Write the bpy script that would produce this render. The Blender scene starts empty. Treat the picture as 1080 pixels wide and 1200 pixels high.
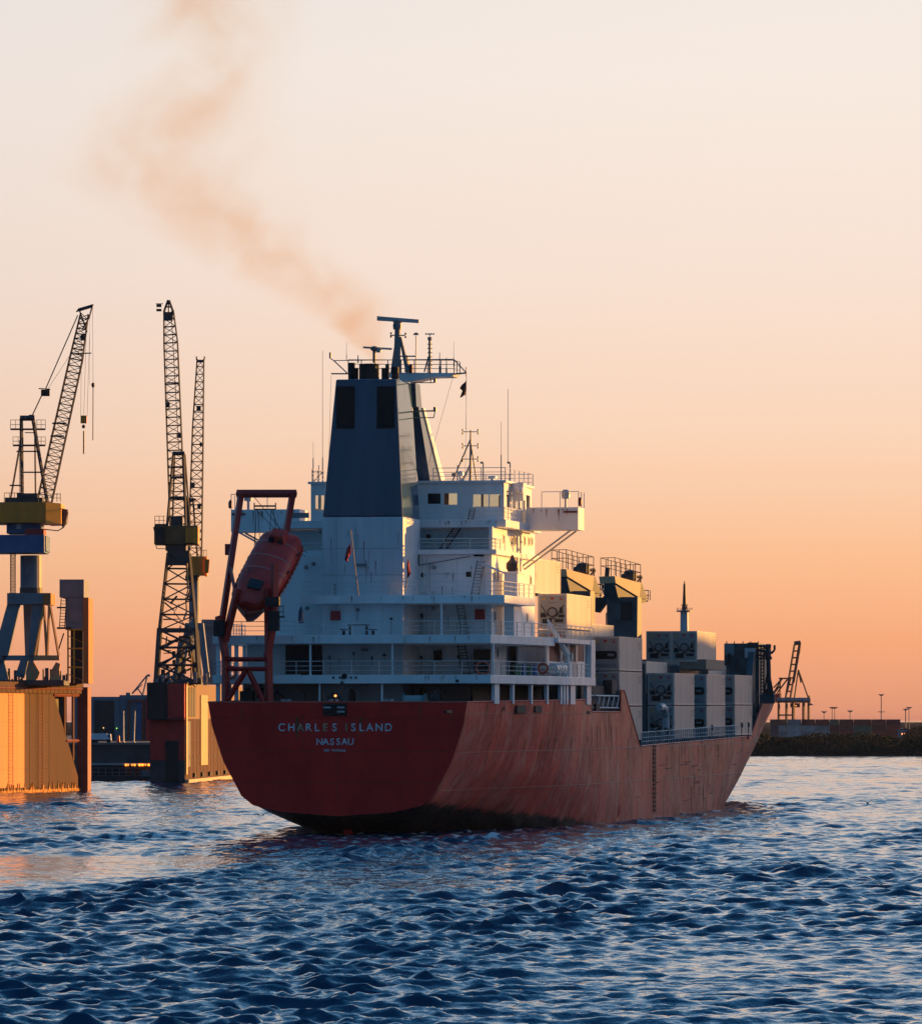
import bpy, math, random
import numpy as np
from mathutils import Vector, Matrix
random.seed(7)
R = math.radians
C = bpy.context.scene.collection
sc = bpy.context.scene

# ------------------------------------------------------------------ camera
F, HZ, CAMH = 6500.0, 840.0, 9.0          # focal length in photo pixels, horizon row, eye height (m)
cam = bpy.data.cameras.new("camera")
co = bpy.data.objects.new("camera", cam); C.objects.link(co)
co.location = (0, 0, CAMH); co.rotation_euler = (R(90), 0, 0)
cam.sensor_fit = 'VERTICAL'; cam.sensor_height = 24; cam.lens = F/1200*24
cam.shift_y = (HZ-600)/1200
cam.clip_start = 1; cam.clip_end = 20000
sc.camera = co

# ------------------------------------------------------------------ sky
w = bpy.data.worlds.new("World"); sc.world = w; w.use_nodes = True
SUN_AZ, SUN_EL = R(34), R(5.0)           # azimuth measured from +X towards the view direction
def world_sky():
    n, l = w.node_tree.nodes, w.node_tree.links
    n.clear()
    out = n.new('ShaderNodeOutputWorld'); bg = n.new('ShaderNodeBackground')
    tc = n.new('ShaderNodeTexCoord')
    sep = n.new('ShaderNodeSeparateXYZ'); l.new(tc.outputs['Generated'], sep.inputs[0])
    def ramp(stops, fac):
        r = n.new('ShaderNodeValToRGB'); e = r.color_ramp.elements
        while len(e) < len(stops): e.new(0.5)
        for i, (p, c) in enumerate(stops):
            e[i].position = p; e[i].color = (*c, 1)
        l.new(fac, r.inputs[0]); return r.outputs[0]
    def m(op, a, b=None, c=None):
        k = n.new('ShaderNodeMath'); k.operation = op
        for i, v in enumerate((a, b, c)):
            if v is None: continue
            if isinstance(v, (int, float)): k.inputs[i].default_value = v
            else: l.new(v, k.inputs[i])
        return k.outputs[0]
    z = m('MAXIMUM', sep.outputs['Z'], 0.0)
    zr = m('POWER', z, 0.5)               # sqrt spreads the few degrees above the horizon
    sunset = ramp([(0.0, (.66, .25, .15)), (0.06, (.80, .315, .165)), (0.115, (.93, .39, .185)), (0.17, (.97, .52, .28)),
                   (0.225, (.96, .665, .48)), (0.28, (.94, .755, .64)), (0.34, (.925, .82, .745)), (0.43, (.80, .80, .80)),
                   (0.55, (.29, .58, .90)), (0.74, (.065, .33, .70)), (1.0, (.015, .17, .42))], zr)
    dusk = ramp([(0.0, (.10, .21, .37)), (0.3, (.075, .20, .36)), (1.0, (.02, .14, .33))], zr)
    # bright half of the sky lies ahead and to the right, dusk blue behind the camera
    d = m('ADD', m('MULTIPLY', sep.outputs['X'], 0.70), m('MULTIPLY', sep.outputs['Y'], 0.715))
    mr = n.new('ShaderNodeMapRange'); mr.interpolation_type = 'SMOOTHSTEP'
    mr.inputs['From Min'].default_value = 0.10; mr.inputs['From Max'].default_value = 0.76
    l.new(d, mr.inputs['Value'])
    mx = n.new('ShaderNodeMix'); mx.data_type = 'RGBA'
    l.new(mr.outputs[0], mx.inputs['Factor']); l.new(dusk, mx.inputs[6]); l.new(sunset, mx.inputs[7])
    # warm glow around the low sun, outside the picture to the right
    dt = n.new('ShaderNodeVectorMath'); dt.operation = 'DOT_PRODUCT'
    l.new(tc.outputs['Generated'], dt.inputs[0])
    dt.inputs[1].default_value = (math.cos(SUN_AZ)*math.cos(SUN_EL), math.sin(SUN_AZ)*math.cos(SUN_EL), math.sin(SUN_EL))
    g = m('POWER', m('MAXIMUM', dt.outputs['Value'], 0.0), 9.0)
    gl = n.new('ShaderNodeMix'); gl.data_type = 'RGBA'; gl.inputs[6].default_value = (0, 0, 0, 1); gl.inputs[7].default_value = (.95, .55, .34, 1)
    l.new(g, gl.inputs['Factor'])
    ad = n.new('ShaderNodeMix'); ad.data_type = 'RGBA'; ad.blend_type = 'ADD'; ad.inputs['Factor'].default_value = 1.0
    l.new(mx.outputs[2], ad.inputs[6]); l.new(gl.outputs[2], ad.inputs[7])
    l.new(ad.outputs[2], bg.inputs[0]); bg.inputs[1].default_value = 0.535
    l.new(bg.outputs[0], out.inputs[0])
world_sky()

# ------------------------------------------------------------------ sun
sl = bpy.data.lights.new("sun", 'SUN'); so = bpy.data.objects.new("sun", sl); C.objects.link(so)
sl.energy = 5.0; sl.color = (1.0, .45, .085); sl.angle = R(0.5)
sd = Vector((math.cos(SUN_AZ)*math.cos(SUN_EL), math.sin(SUN_AZ)*math.cos(SUN_EL), math.sin(SUN_EL)))
so.rotation_euler = sd.to_track_quat('Z', 'Y').to_euler()
so.location = sd*300
sc.view_settings.view_transform = 'Standard'; sc.view_settings.look = 'None'
sc.view_settings.exposure = .9; sc.view_settings.gamma = 1
sc.render.engine = 'CYCLES'
sc.cycles.max_bounces = 6; sc.cycles.transparent_max_bounces = 12; sc.cycles.volume_bounces = 0
sc.cycles.volume_step_rate = 1.0

# ------------------------------------------------------------------ materials
MATS = {}
def mat(name, col, rough=.5, metal=0., var=.12, scale=.6, col2=None, thr=.55, streak=False, bump=0., bscale=6, emit=None, spec=.5):
    if name in MATS: return MATS[name]
    m = bpy.data.materials.new(name); m.use_nodes = True
    n, l = m.node_tree.nodes, m.node_tree.links
    p = n['Principled BSDF']
    p.inputs['Roughness'].default_value = rough; p.inputs['Metallic'].default_value = metal
    p.inputs['Specular IOR Level'].default_value = spec
    tc = n.new('ShaderNodeTexCoord')
    no = n.new('ShaderNodeTexNoise'); no.inputs['Scale'].default_value = scale; no.inputs['Detail'].default_value = 6
    mp = n.new('ShaderNodeMapping'); l.new(tc.outputs['Object'], mp.inputs[0])
    if streak: mp.inputs['Scale'].default_value = (1, 1, .12)
    l.new(mp.outputs[0], no.inputs['Vector'])
    hs = n.new('ShaderNodeHueSaturation'); hs.inputs['Color'].default_value = (*col, 1)
    mr = n.new('ShaderNodeMapRange'); mr.inputs['From Min'].default_value = .25; mr.inputs['From Max'].default_value = .75
    mr.inputs['To Min'].default_value = 1-var*1.6; mr.inputs['To Max'].default_value = 1+var*1.2
    l.new(no.outputs[0], mr.inputs[0]); l.new(mr.outputs[0], hs.inputs['Value'])
    outc = hs.outputs[0]
    if col2:
        n2 = n.new('ShaderNodeTexNoise'); n2.inputs['Scale'].default_value = scale*2.3; n2.inputs['Detail'].default_value = 8
        n2.inputs['Roughness'].default_value = .65
        l.new(mp.outputs[0], n2.inputs['Vector'])
        r2 = n.new('ShaderNodeMapRange'); r2.inputs['From Min'].default_value = thr; r2.inputs['From Max'].default_value = thr+.12
        l.new(n2.outputs[0], r2.inputs[0])
        mx = n.new('ShaderNodeMix'); mx.data_type = 'RGBA'; mx.inputs[7].default_value = (*col2, 1)
        l.new(r2.outputs[0], mx.inputs['Factor']); l.new(outc, mx.inputs[6]); outc = mx.outputs[2]
    l.new(outc, p.inputs['Base Color'])
    if bump:
        n3 = n.new('ShaderNodeTexNoise'); n3.inputs['Scale'].default_value = bscale; n3.inputs['Detail'].default_value = 4
        l.new(tc.outputs['Object'], n3.inputs['Vector'])
        b = n.new('ShaderNodeBump'); b.inputs['Strength'].default_value = bump; b.inputs['Distance'].default_value = .05
        l.new(n3.outputs[0], b.inputs['Height']); l.new(b.outputs[0], p.inputs['Normal'])
    if emit:
        p.inputs['Emission Color'].default_value = (*emit[0], 1); p.inputs['Emission Strength'].default_value = emit[1]
    MATS[name] = m
    return m

WHITE = mat('ship_white_paint', (.80, .80, .79), .34, var=.10, scale=.6, col2=(.52, .40, .30), thr=.625, streak=True)
CASING = mat('casing_white_paint', (.66, .67, .68), .45, var=.14, scale=.7, col2=(.42, .40, .38), thr=.62, streak=True)
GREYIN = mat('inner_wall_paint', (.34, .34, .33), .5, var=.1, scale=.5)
DARKIN = mat('dark_paint_and_recess_shade', (.022, .024, .028), .7, var=.2)  # recess shade put into a near-black colour; also serves dark fittings
NAVY = mat('funnel_blue_paint', (.032, .075, .13), .10, var=.18, scale=.5, streak=True)
BLACK = mat('soot_black', (.012, .012, .014), .7, var=.3)
STEEL = mat('grey_steel', (.20, .21, .22), .5, var=.15)
LSTEEL = mat('light_grey_paint', (.45, .46, .47), .45, var=.1)
RAIL = mat('rail_paint', (.62, .62, .60), .45, var=.1)
RED = mat('davit_red_paint', (.45, .014, .010), .42, var=.15, scale=1.2, col2=(.12, .03, .02), thr=.66)
ORANGE = mat('lifeboat_orange', (.66, .030, .018), .38, var=.2, scale=1.4, col2=(.66, .30, .22), thr=.72)
REDBOX = mat('fire_box_red', (.40, .02, .02), .5)
MAROON = mat('maroon_panel', (.14, .01, .012), .55)
TEAL = mat('teal_machinery', (.05, .16, .18), .5, var=.2)
TEALD = mat('dark_teal_steel', (.035, .075, .09), .5, var=.3, scale=.9, col2=(.12, .07, .05), thr=.64)
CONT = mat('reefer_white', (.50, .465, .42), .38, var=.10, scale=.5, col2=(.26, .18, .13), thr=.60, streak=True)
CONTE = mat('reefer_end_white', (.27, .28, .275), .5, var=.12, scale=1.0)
CREAM = mat('letter_white', (.62, .66, .70), .6, var=.25, scale=3)
OCHRE = mat('letter_faded', (.46, .34, .20), .7, var=.3, scale=3)
YEL = mat('sticker_yellow', (.65, .38, .03), .5)
BLUEP = mat('barrel_blue', (.03, .12, .30), .5)
GREENP = mat('barrel_green', (.05, .16, .08), .5)
FLAGR = mat('flag_red', (.45, .02, .03), .8)
YELLOW = mat('crane_yellow', (.80, .32, .015), .45, var=.12, scale=.6)
YELLOWD = mat('crane_yellow_worn_shade', (.90, .24, .01), .5, var=.2, scale=.6, streak=True)  # copy of the crane yellow for shaded fronts, shade put into its colour
BLUEC = mat('crane_blue', (.03, .12, .27), .5, var=.2)
CGREY = mat('crane_grey', (.17, .19, .22), .55, var=.2, scale=.5, col2=(.18, .10, .06), thr=.64)
CDARK = mat('crane_dark_steel', (.045, .042, .045), .6, var=.3, col2=(.10, .05, .03), thr=.6)
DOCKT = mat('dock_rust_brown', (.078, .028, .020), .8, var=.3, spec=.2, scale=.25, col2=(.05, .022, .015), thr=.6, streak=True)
DOCKP = mat('panel_and_sunlight_orange', (.50, .165, .04), .7, var=.14, scale=.3, streak=True)  # also carries painted sunlight on the tower side and portal girder
DOCKR = mat('dock_red', (.62, .03, .018), .6, var=.2, scale=.5)
DOCKC = mat('dock_column_rust', (.24, .06, .03), .6, var=.2)
ALGAE = mat('dock_weed', (.60, .24, .03), .8, var=.5, scale=2.5)
HALL = mat('hall_blue_cladding', (.10, .17, .22), .6, var=.15, scale=.1, streak=True)
QUAY = mat('quay_concrete', (.09, .08, .075), .85, var=.3, scale=.3)
MUD = mat('dark_bank', (.022, .022, .016), 1.0, var=.4, scale=.1, spec=0.)

def hull_mat(name, base, worn, thr, dark):
    m = bpy.data.materials.new(name); m.use_nodes = True
    n, l = m.node_tree.nodes, m.node_tree.links; p = n['Principled BSDF']
    p.inputs['Roughness'].default_value = .5; p.inputs['Specular IOR Level'].default_value = .28
    tc = n.new('ShaderNodeTexCoord')
    def noise(scale, sx=1, sy=1, sz=1, det=8, rough=.6, rx=0.):
        mp = n.new('ShaderNodeMapping'); mp.inputs['Scale'].default_value = (sx, sy, sz)
        mp.inputs['Rotation'].default_value = (0, rx, 0)
        l.new(tc.outputs['Object'], mp.inputs[0])
        k = n.new('ShaderNodeTexNoise'); k.inputs['Scale'].default_value = scale; k.inputs['Detail'].default_value = det
        k.inputs['Roughness'].default_value = rough
        l.new(mp.outputs[0], k.inputs['Vector']); return k.outputs[0]
    def mrange(v, a, b, c=0., d=1.):
        k = n.new('ShaderNodeMapRange'); 
        for i, x in zip(('From Min', 'From Max', 'To Min', 'To Max'), (a, b, c, d)): k.inputs[i].default_value = x
        l.new(v, k.inputs[0]); return k.outputs[0]
    def mix(f, a, b):
        k = n.new('ShaderNodeMix'); k.data_type = 'RGBA'
        l.new(f, k.inputs['Factor'])
        for i, v in ((6, a), (7, b)):
            if isinstance(v, tuple): k.inputs[i].default_value = (*v, 1)
            else: l.new(v, k.inputs[i])
        return k.outputs[2]
    c = mix(mrange(noise(.26, 1, 1, .55, rx=.7), .42, .60), base, tuple(.62*x for x in base) if name != 'hull_stern_red' else tuple(.8*x for x in base))  # diagonal darker streaks: shading of the dents put into the colour
    c = mix(mrange(noise(.7, .8, 1, .22, rx=.7), thr, thr+.2, 0, .6), c, worn)
    c = mix(mrange(noise(.16, 1, 1, .8, rough=.72), .50, .72, 0, .6), c, worn)
    c = mix(mrange(noise(1.6, .12, 1, 1.1, rough=.75), .70, .76, 0, .9), c, dark)
    c = mix(mrange(noise(2.2, .35, 1, .07, rx=.35, rough=.8), .66, .76, 0, .3 if name != 'hull_stern_red' else .15), c, worn)
    # near-black band low on the side that runs out towards midships
    sp = n.new('ShaderNodeSeparateXYZ'); l.new(tc.outputs['Object'], sp.inputs[0])
    def mm(op, a, b):
        k = n.new('ShaderNodeMath'); k.operation = op
        for i, v in enumerate((a, b)):
            if isinstance(v, (int, float)): k.inputs[i].default_value = v
            else: l.new(v, k.inputs[i])
        return k.outputs[0]
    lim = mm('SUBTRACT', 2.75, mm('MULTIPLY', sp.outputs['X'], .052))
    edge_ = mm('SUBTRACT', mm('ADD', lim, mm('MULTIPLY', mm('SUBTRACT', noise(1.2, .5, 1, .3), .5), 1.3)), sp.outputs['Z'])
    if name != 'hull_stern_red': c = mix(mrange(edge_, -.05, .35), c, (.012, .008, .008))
    l.new(c, p.inputs['Base Color'])
    l.new(mrange(noise(2.0), .3, .7, .38, .62), p.inputs['Roughness'])
    # plating: shallow dents between frames plus welded seams
    wv = n.new('ShaderNodeTexWave'); wv.bands_direction = 'X'; wv.inputs['Scale'].default_value = .25
    wv.inputs['Distortion'].default_value = 3.5; l.new(tc.outputs['Object'], wv.inputs['Vector'])
    b = n.new('ShaderNodeBump'); b.inputs['Strength'].default_value = .18; b.inputs['Distance'].default_value = .03
    l.new(wv.outputs['Color'], b.inputs['Height'])
    b2 = n.new('ShaderNodeBump'); b2.inputs['Strength'].default_value = .4; b2.inputs['Distance'].default_value = .12
    l.new(noise(.5, 1, 1, 1, 4), b2.inputs['Height']); l.new(b.outputs[0], b2.inputs['Normal'])
    l.new(b2.outputs[0], p.inputs['Normal'])
    return m
HULL = hull_mat('hull_weathered_sheen_red', (.74, .105, .060), (.72, .32, .225), .53, (.07, .02, .015))  # pinkish tone: salt wear plus sky sheen put into the colour
TRANSOM = hull_mat('hull_stern_red', (.82, .020, .014), (.84, .03, .022), .7, (.45, .014, .010))

def glass_mat():
    m = bpy.data.materials.new('window_glass'); m.use_nodes = True
    n, l = m.node_tree.nodes, m.node_tree.links; n.clear()
    o = n.new('ShaderNodeOutputMaterial'); t = n.new('ShaderNodeBsdfTransparent'); g = n.new('ShaderNodeBsdfGlossy')
    t.inputs[0].default_value = (.86, .90, .88, 1); g.inputs['Roughness'].default_value = .03
    f = n.new('ShaderNodeFresnel'); f.inputs[0].default_value = 1.5
    mx = n.new('ShaderNodeMixShader'); l.new(f.outputs[0], mx.inputs[0]); l.new(t.outputs[0], mx.inputs[1]); l.new(g.outputs[0], mx.inputs[2])
    l.new(mx.outputs[0], o.inputs[0]); return m
GLASS = glass_mat()
DGLASS = mat('dark_window_glass', (.01, .015, .02), .08, var=.05)

# ------------------------------------------------------------------ mesh builder
SPLIT = {'cradle', 'fairlead_opening', 'hydraulic_ram', 'lashing_strap', 'leg', 'portal_leg', 'leg_brace', 'sun_painted_ladder', 'lit_window', 'main_girder', 'side_pipe', 'strut', 'stay_wire', 'deck_clutter', 'grab_rail', 'jib_rest_railing', 'waist_grating', 'hook', 'scupper', 'plate_seam', 'side_rust_run', 'lattice_mast', 'a_frame', 'walkway_railing'}
class MB:
    def __init__(s): s.el = []; s.v = []; s.f = []; s.mi = []; s.cur = 0
    def add(s, vs, fs):
        o = len(s.v); s.el.append((o, o+len(vs))); s.v += [tuple(p) for p in vs]; s.f += [tuple(i+o for i in f) for f in fs]; s.mi += [s.cur]*len(fs); return s
    def hexa(s, b, t):
        return s.add(list(b)+list(t), [(3,2,1,0), (4,5,6,7), (0,1,5,4), (1,2,6,5), (2,3,7,6), (3,0,4,7)])
    def box(s, x0, x1, y0, y1, z0, z1):
        x0, x1 = sorted((x0, x1)); y0, y1 = sorted((y0, y1)); z0, z1 = sorted((z0, z1))
        return s.hexa([(x0,y0,z0),(x1,y0,z0),(x1,y1,z0),(x0,y1,z0)], [(x0,y0,z1),(x1,y0,z1),(x1,y1,z1),(x0,y1,z1)])
    def prism(s, pts, d):                 # polygon (3-D points) pushed along vector d
        n = len(pts); d = Vector(d); P = [Vector(p) for p in pts]
        return s.add(P+[p+d for p in P], [tuple(range(n-1, -1, -1)), tuple(range(n, 2*n))]+[(i, (i+1) % n, n+(i+1) % n, n+i) for i in range(n)])
    def tube(s, a, b, r, n=6, r2=None):
        a, b = Vector(a), Vector(b); d = b-a
        if d.length < 1e-6: return s
        r2 = r if r2 is None else r2
        u = d.orthogonal().normalized(); v = d.normalized().cross(u)
        if n == 4:
            u, v = (u+v).normalized(), (v-u).normalized()
        vs = []
        for q, rr in ((a, r), (b, r2)):
            vs += [q+(u*math.cos(2*math.pi*i/n)+v*math.sin(2*math.pi*i/n))*rr for i in range(n)]
        return s.add(vs, [tuple(range(n-1, -1, -1)), tuple(range(n, 2*n))]+[(i, (i+1) % n, n+(i+1) % n, n+i) for i in range(n)])
    def path(s, pts, r, n=6):
        for a, b in zip(pts, pts[1:]): s.tube(a, b, r, n)
        return s
    def bar(s, a, b, wx, wz=None):        # square bar
        return s.tube(a, b, wx*.7071, 4)
    def lathe(s, c, prof, n=16, axis='z'):
        c = Vector(c); vs = []; fs = []
        for r, h in prof:
            for i in range(n):
                t = 2*math.pi*i/n; a, b = r*math.cos(t), r*math.sin(t)
                vs.append(c+Vector({'z': (a, b, h), 'x': (h, a, b), 'y': (a, h, b)}[axis]))
        for k in range(len(prof)-1):
            for i in range(n):
                j = (i+1) % n; fs.append((k*n+i, k*n+j, (k+1)*n+j, (k+1)*n+i))
        fs += [tuple(range(n-1, -1, -1)), tuple(range((len(prof)-1)*n, len(prof)*n))]
        return s.add(vs, fs)
    def grid(s, P, close=False):
        m_, n_ = len(P), len(P[0]); vs = [p for r in P for p in r]; fs = []
        for i in range(m_-1):
            for j in range(n_ if close else n_-1):
                k = (j+1) % n_; fs.append((i*n_+j, i*n_+k, (i+1)*n_+k, (i+1)*n_+j))
        return s.add(vs, fs)
    def clusters(s, tol=.06):
        B = [(np.min(e, 0)-tol, np.max(e, 0)+tol) for e in [np.array([tuple(p) for p in s.v[a:b]], float) for a, b in s.el]]
        par = list(range(len(B)))
        def f(i):
            while par[i] != i: i = par[i]
            return i
        for i in range(len(B)):
            for j in range(i):
                if f(i) != f(j) and (B[i][0] <= B[j][1]).all() and (B[j][0] <= B[i][1]).all(): par[f(i)] = f(j)
        g = {}
        for i in range(len(B)): g.setdefault(f(i), []).append(i)
        return list(g.values())
    def build(s, name, m, parent=None, smooth=False, bevel=0, label=None):
        if name in SPLIT and len(s.el) > 1:
            cl = s.clusters()
            if len(cl) > 1:
                r = None
                for c in cl:
                    k = MB()
                    for e in c:
                        a, b = s.el[e]; k.add(s.v[a:b], [tuple(i-a for i in f_) for f_ in s.f if a <= f_[0] < b])
                    r = k.build(name, m, parent, smooth, bevel, label)
                return r
        me = bpy.data.meshes.new(name); me.from_pydata([tuple(p) for p in s.v], [], s.f); me.update()
        ms = m if isinstance(m, (list, tuple)) else [m]
        for k in ms: me.materials.append(k)
        if len(ms) > 1:
            for p, i in zip(me.polygons, s.mi): p.material_index = i
        if smooth:
            for p in me.polygons: p.use_smooth = True
        o = bpy.data.objects.new(name, me); C.objects.link(o)
        if parent: o.parent = parent
        if bevel:
            b = o.modifiers.new('bevel', 'BEVEL'); b.width = bevel; b.segments = 2; b.limit_method = 'ANGLE'
        if label: o['label'] = label
        return o

def tag(o, label, cat, group=None):
    o['label'] = label; o['category'] = cat
    if group: o['group'] = group
    return o
def empty(name, loc=(0, 0, 0), rz=0, label=None, cat=None, group=None):
    o = bpy.data.objects.new(name, None); C.objects.link(o); o.location = loc; o.rotation_euler = (0, 0, rz); o.empty_display_size = .5
    if label: tag(o, label, cat, group)
    return o
def copy_tree(o, parent=None):
    c = o.copy(); C.objects.link(c); c.parent = parent
    for ch in list(o.children): copy_tree(ch, c)
    return c
def struct(o): o['kind'] = 'structure'; return o

# ------------------------------------------------------------------ ship frame
TH = R(11); SS, CC = math.sin(TH), math.cos(TH); X0, DS = -9.35, 419.0
SHIP_RZ = R(90)-TH
def sx(px, py, x):                        # photo point on the athwart plane x (ship metres) -> ship coords
    u = (px-540)/F; y = (X0+x*SS-u*(DS+x*CC))/(CC+u*SS)
    return Vector((x, y, CAMH+(HZ-py)/F*(DS+x*CC+y*SS)))
def sy(px, py, y):                        # photo point on the fore-and-aft plane y
    u = (px-540)/F; x = (u*(DS+y*SS)-X0+y*CC)/(SS-u*CC)
    return Vector((x, y, CAMH+(HZ-py)/F*(DS+x*CC+y*SS)))
def W(px, py, Y): return Vector(((px-540)/F*Y, Y, CAMH+(HZ-py)/F*Y))
def toworld(p):
    return Vector((X0+p[0]*SS-p[1]*CC, DS+p[0]*CC+p[1]*SS, p[2]))
ship = empty('container_ship', (X0, DS, 0), SHIP_RZ,
    'red hulled container ship with white deckhouse and blue funnel steaming away from the camera', 'ship')

# ------------------------------------------------------------------ hull
ST = {0: [(1.5,0),(1.8,4.3),(2.3,6.5),(3.0,7.4),(5.6,8.8),(8.3,9.7),(10.1,10.0),(13,10.0)],
      6: [(-.4,0),(.3,3.2),(1.1,5.4),(2.6,7.3),(5.4,9.3),(8.2,10.3),(10.1,10.6),(13,10.7)],
      15: [(-3,0),(-1.2,3.2),(.5,5.6),(2.0,7.8),(4.8,10.3),(8,11.4),(10.1,11.7),(13,11.8)],
      28: [(-4,0),(-3,5),(-1,7.8),(1.0,9.8),(4,11.7),(7.6,12.5),(10.1,12.6),(13,12.6)],
      45: [(-4,0),(-4,9),(-2,11.2),(.5,12.1),(3,12.5),(7,12.6),(10,12.6),(13,12.6)],
      60: [(-4,0),(-4,11),(-2,12.3),(.5,12.6),(3,12.6),(6,12.6),(10,12.6),(13,12.6)],
      105: [(-4,0),(-4,11),(-2,12.3),(.5,12.6),(3,12.6),(6,12.6),(10,12.6),(13,12.6)],
      122: [(-4,0),(-4,9.5),(-2,10.8),(0,11.6),(3,12.3),(6,12.6),(10,12.6),(13,12.6)],
      140: [(-4,0),(-4,5),(-2,7.6),(0,9.0),(3,10.7),(6,12.0),(10,12.6),(13,12.8)],
      150: [(-4,0),(-4,3),(-2,5.8),(0,7.4),(3,9.3),(6,10.8),(10,12.6),(13,13.0)],
      158: [(-4,0),(-4,1),(-2,3.6),(0,5.4),(3,7.6),(6,9.4),(10,11.6),(13,12.2)],
      170: [(-4,0),(-3.9,.2),(-2,.7),(0,1.5),(3,3.8),(6,5.8),(10,8.6),(13,9.6)],
      179: [(2,0),(2.1,.1),(3,.4),(4,.9),(5.5,1.8),(7,3),(10,5.0),(13,6)],
      187: [(9.0,0),(9.1,.05),(9.3,.15),(9.5,.3),(9.8,.4),(10,.5),(10.5,.7),(13,1.3)]}
KX = sorted(ST)
SH = [(0,10.1),(40.4,10.42),(40.41,9.4),(55,9.4),(55.01,11.25),(56.8,11.25),(65.5,6.46),(137,7.1),(142.2,10.35),(187,11.0)]
def sheer(x): return float(np.interp(x, [a for a, _ in SH], [b for _, b in SH]))
def prof(x):
    A = np.array([ST[k] for k in KX], float)
    return [(np.interp(x, KX, A[:, i, 0]), np.interp(x, KX, A[:, i, 1])) for i in range(8)]
def hb(x, z):
    P = prof(x); return float(np.interp(z, [a for a, _ in P], [b for _, b in P]))
def build_hull():
    xs = sorted(set([0.0, 1.5, 3, 4.5]+[6+i*2.0 for i in range(90) if 6+i*2 < 186]+[a for a, _ in SH]+[105, 150, 158, 170, 179, 187]))
    m = MB(); tops = {1: [], -1: []}
    for sgn in (-1, 1):
        rows = []
        for x in xs:
            P = prof(x); zb = P[0][0]; zt = sheer(x)
            row = []
            for j in range(17):
                t = j/16; z = zb+(zt-zb)*t**1.0
                h = float(np.interp(z, [a for a, _ in P], [b for _, b in P]))
                if j == 0: h = 0.0
                row.append((x, sgn*h, z))
            rows.append(row if sgn == 1 else row)
            tops[sgn].append(row[-1])
        if sgn == 1: rows = [list(reversed(r)) for r in rows]
        m.grid(rows)
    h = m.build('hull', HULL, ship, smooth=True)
    P = prof(0); pts = [(0, b, a) for a, b in P[:7]]+[(0, -b, a) for a, b in reversed(P[:7])]
    pts = [p for i, p in enumerate(pts) if i not in (7+6,)]
    t = MB(); q = [(-.03, y, z) for _, y, z in pts]
    t.add(q, [tuple(range(len(q)))]); t.build('transom', TRANSOM, ship)
    d = MB()
    rows = []
    for x in xs:
        z = sheer(x)-(.95 if x < 66 or x > 141 else .55)
        z = min(z, 9.2) if x < 56 else z
        b_ = max(hb(x, z)-.04, .02); rows.append([(x, -b_, z), (x, b_, z)])
    d.grid(rows); d.build('weather_deck', mat('deck_green_grey', (.12, .13, .12), .8), ship)
    r = MB()
    for sgn in (-1, 1):
        for a, b in zip(tops[sgn], tops[sgn][1:]): r.tube(a, b, .07, 4)
    r.tube((0, -10, 10.1), (0, 10, 10.1), .07, 4)
    r.build('cap_rail', HULL, ship)
    # welded rubbing lines along the side
    k = MB()
    for z0 in (9.25, 6.3, 3.4):
        pts = [(x, -hb(x, z0+ (x/187)*.2)-.015, z0+(x/187)*.2) for x in np.arange(1, 156, 3.) if z0 < sheer(x)-.05 and not (z0 > 9 and x > 39)]
        for a, b in zip(pts, pts[1:]):
            if b[0]-a[0] < 4: k.tube(a, b, .022, 4)
    k.build('plate_seam', mat('seam_paint', (.42, .20, .12), .5), ship)
    # side openings, scuppers, draught ladder, rudder
    o = MB()
    for x, z, ww, hh in ((9.6, 9.7, 1.6, .45),):
        y = -hb(x, z)-.02; o.box(x, x+ww, y-.02, y+.1, z-hh/2, z+hh/2)
    for px, py, a, b in ((553, 834, 5, 3), (611, 831, 7, 9), (625, 831, 6, 8), (675, 835, 4, 4), (686, 829, 4, 9)):
        p = sy(px, py, -11.6); y = -hb(p.x, p.z); dx = a/2*.42; dz = b/2*.066
        o.hexa([(p.x-dx, y-.03, p.z-dz), (p.x+dx, -hb(p.x+dx, p.z)-.03, p.z-dz), (p.x+dx, y+.2, p.z-dz), (p.x-dx, y+.2, p.z-dz)],
               [(p.x-dx, y-.03, p.z+dz), (p.x+dx, -hb(p.x+dx, p.z)-.03, p.z+dz), (p.x+dx, y+.2, p.z+dz), (p.x-dx, y+.2, p.z+dz)])
    o.build('fairlead_opening', BLACK, ship)
    l = MB(); p = sy(766, 880, -12.62)
    for s in (-.35, .35): l.tube((p.x+s*1.6, -12.66, 6.4), (p.x+s*1.6, -12.66, .6), .03, 4)
    z = .7
    while z < 6.4: l.box(p.x-.62, p.x+.62, -12.72, -12.62, z, z+.13); z += .38
    l.build('side_ladder', BLACK, ship)
    l = MB(); l.box(3.5, 7.0, -.25, .25, -3, 1.4)
    l.build('rudder', TRANSOM, ship)
build_hull()

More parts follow.
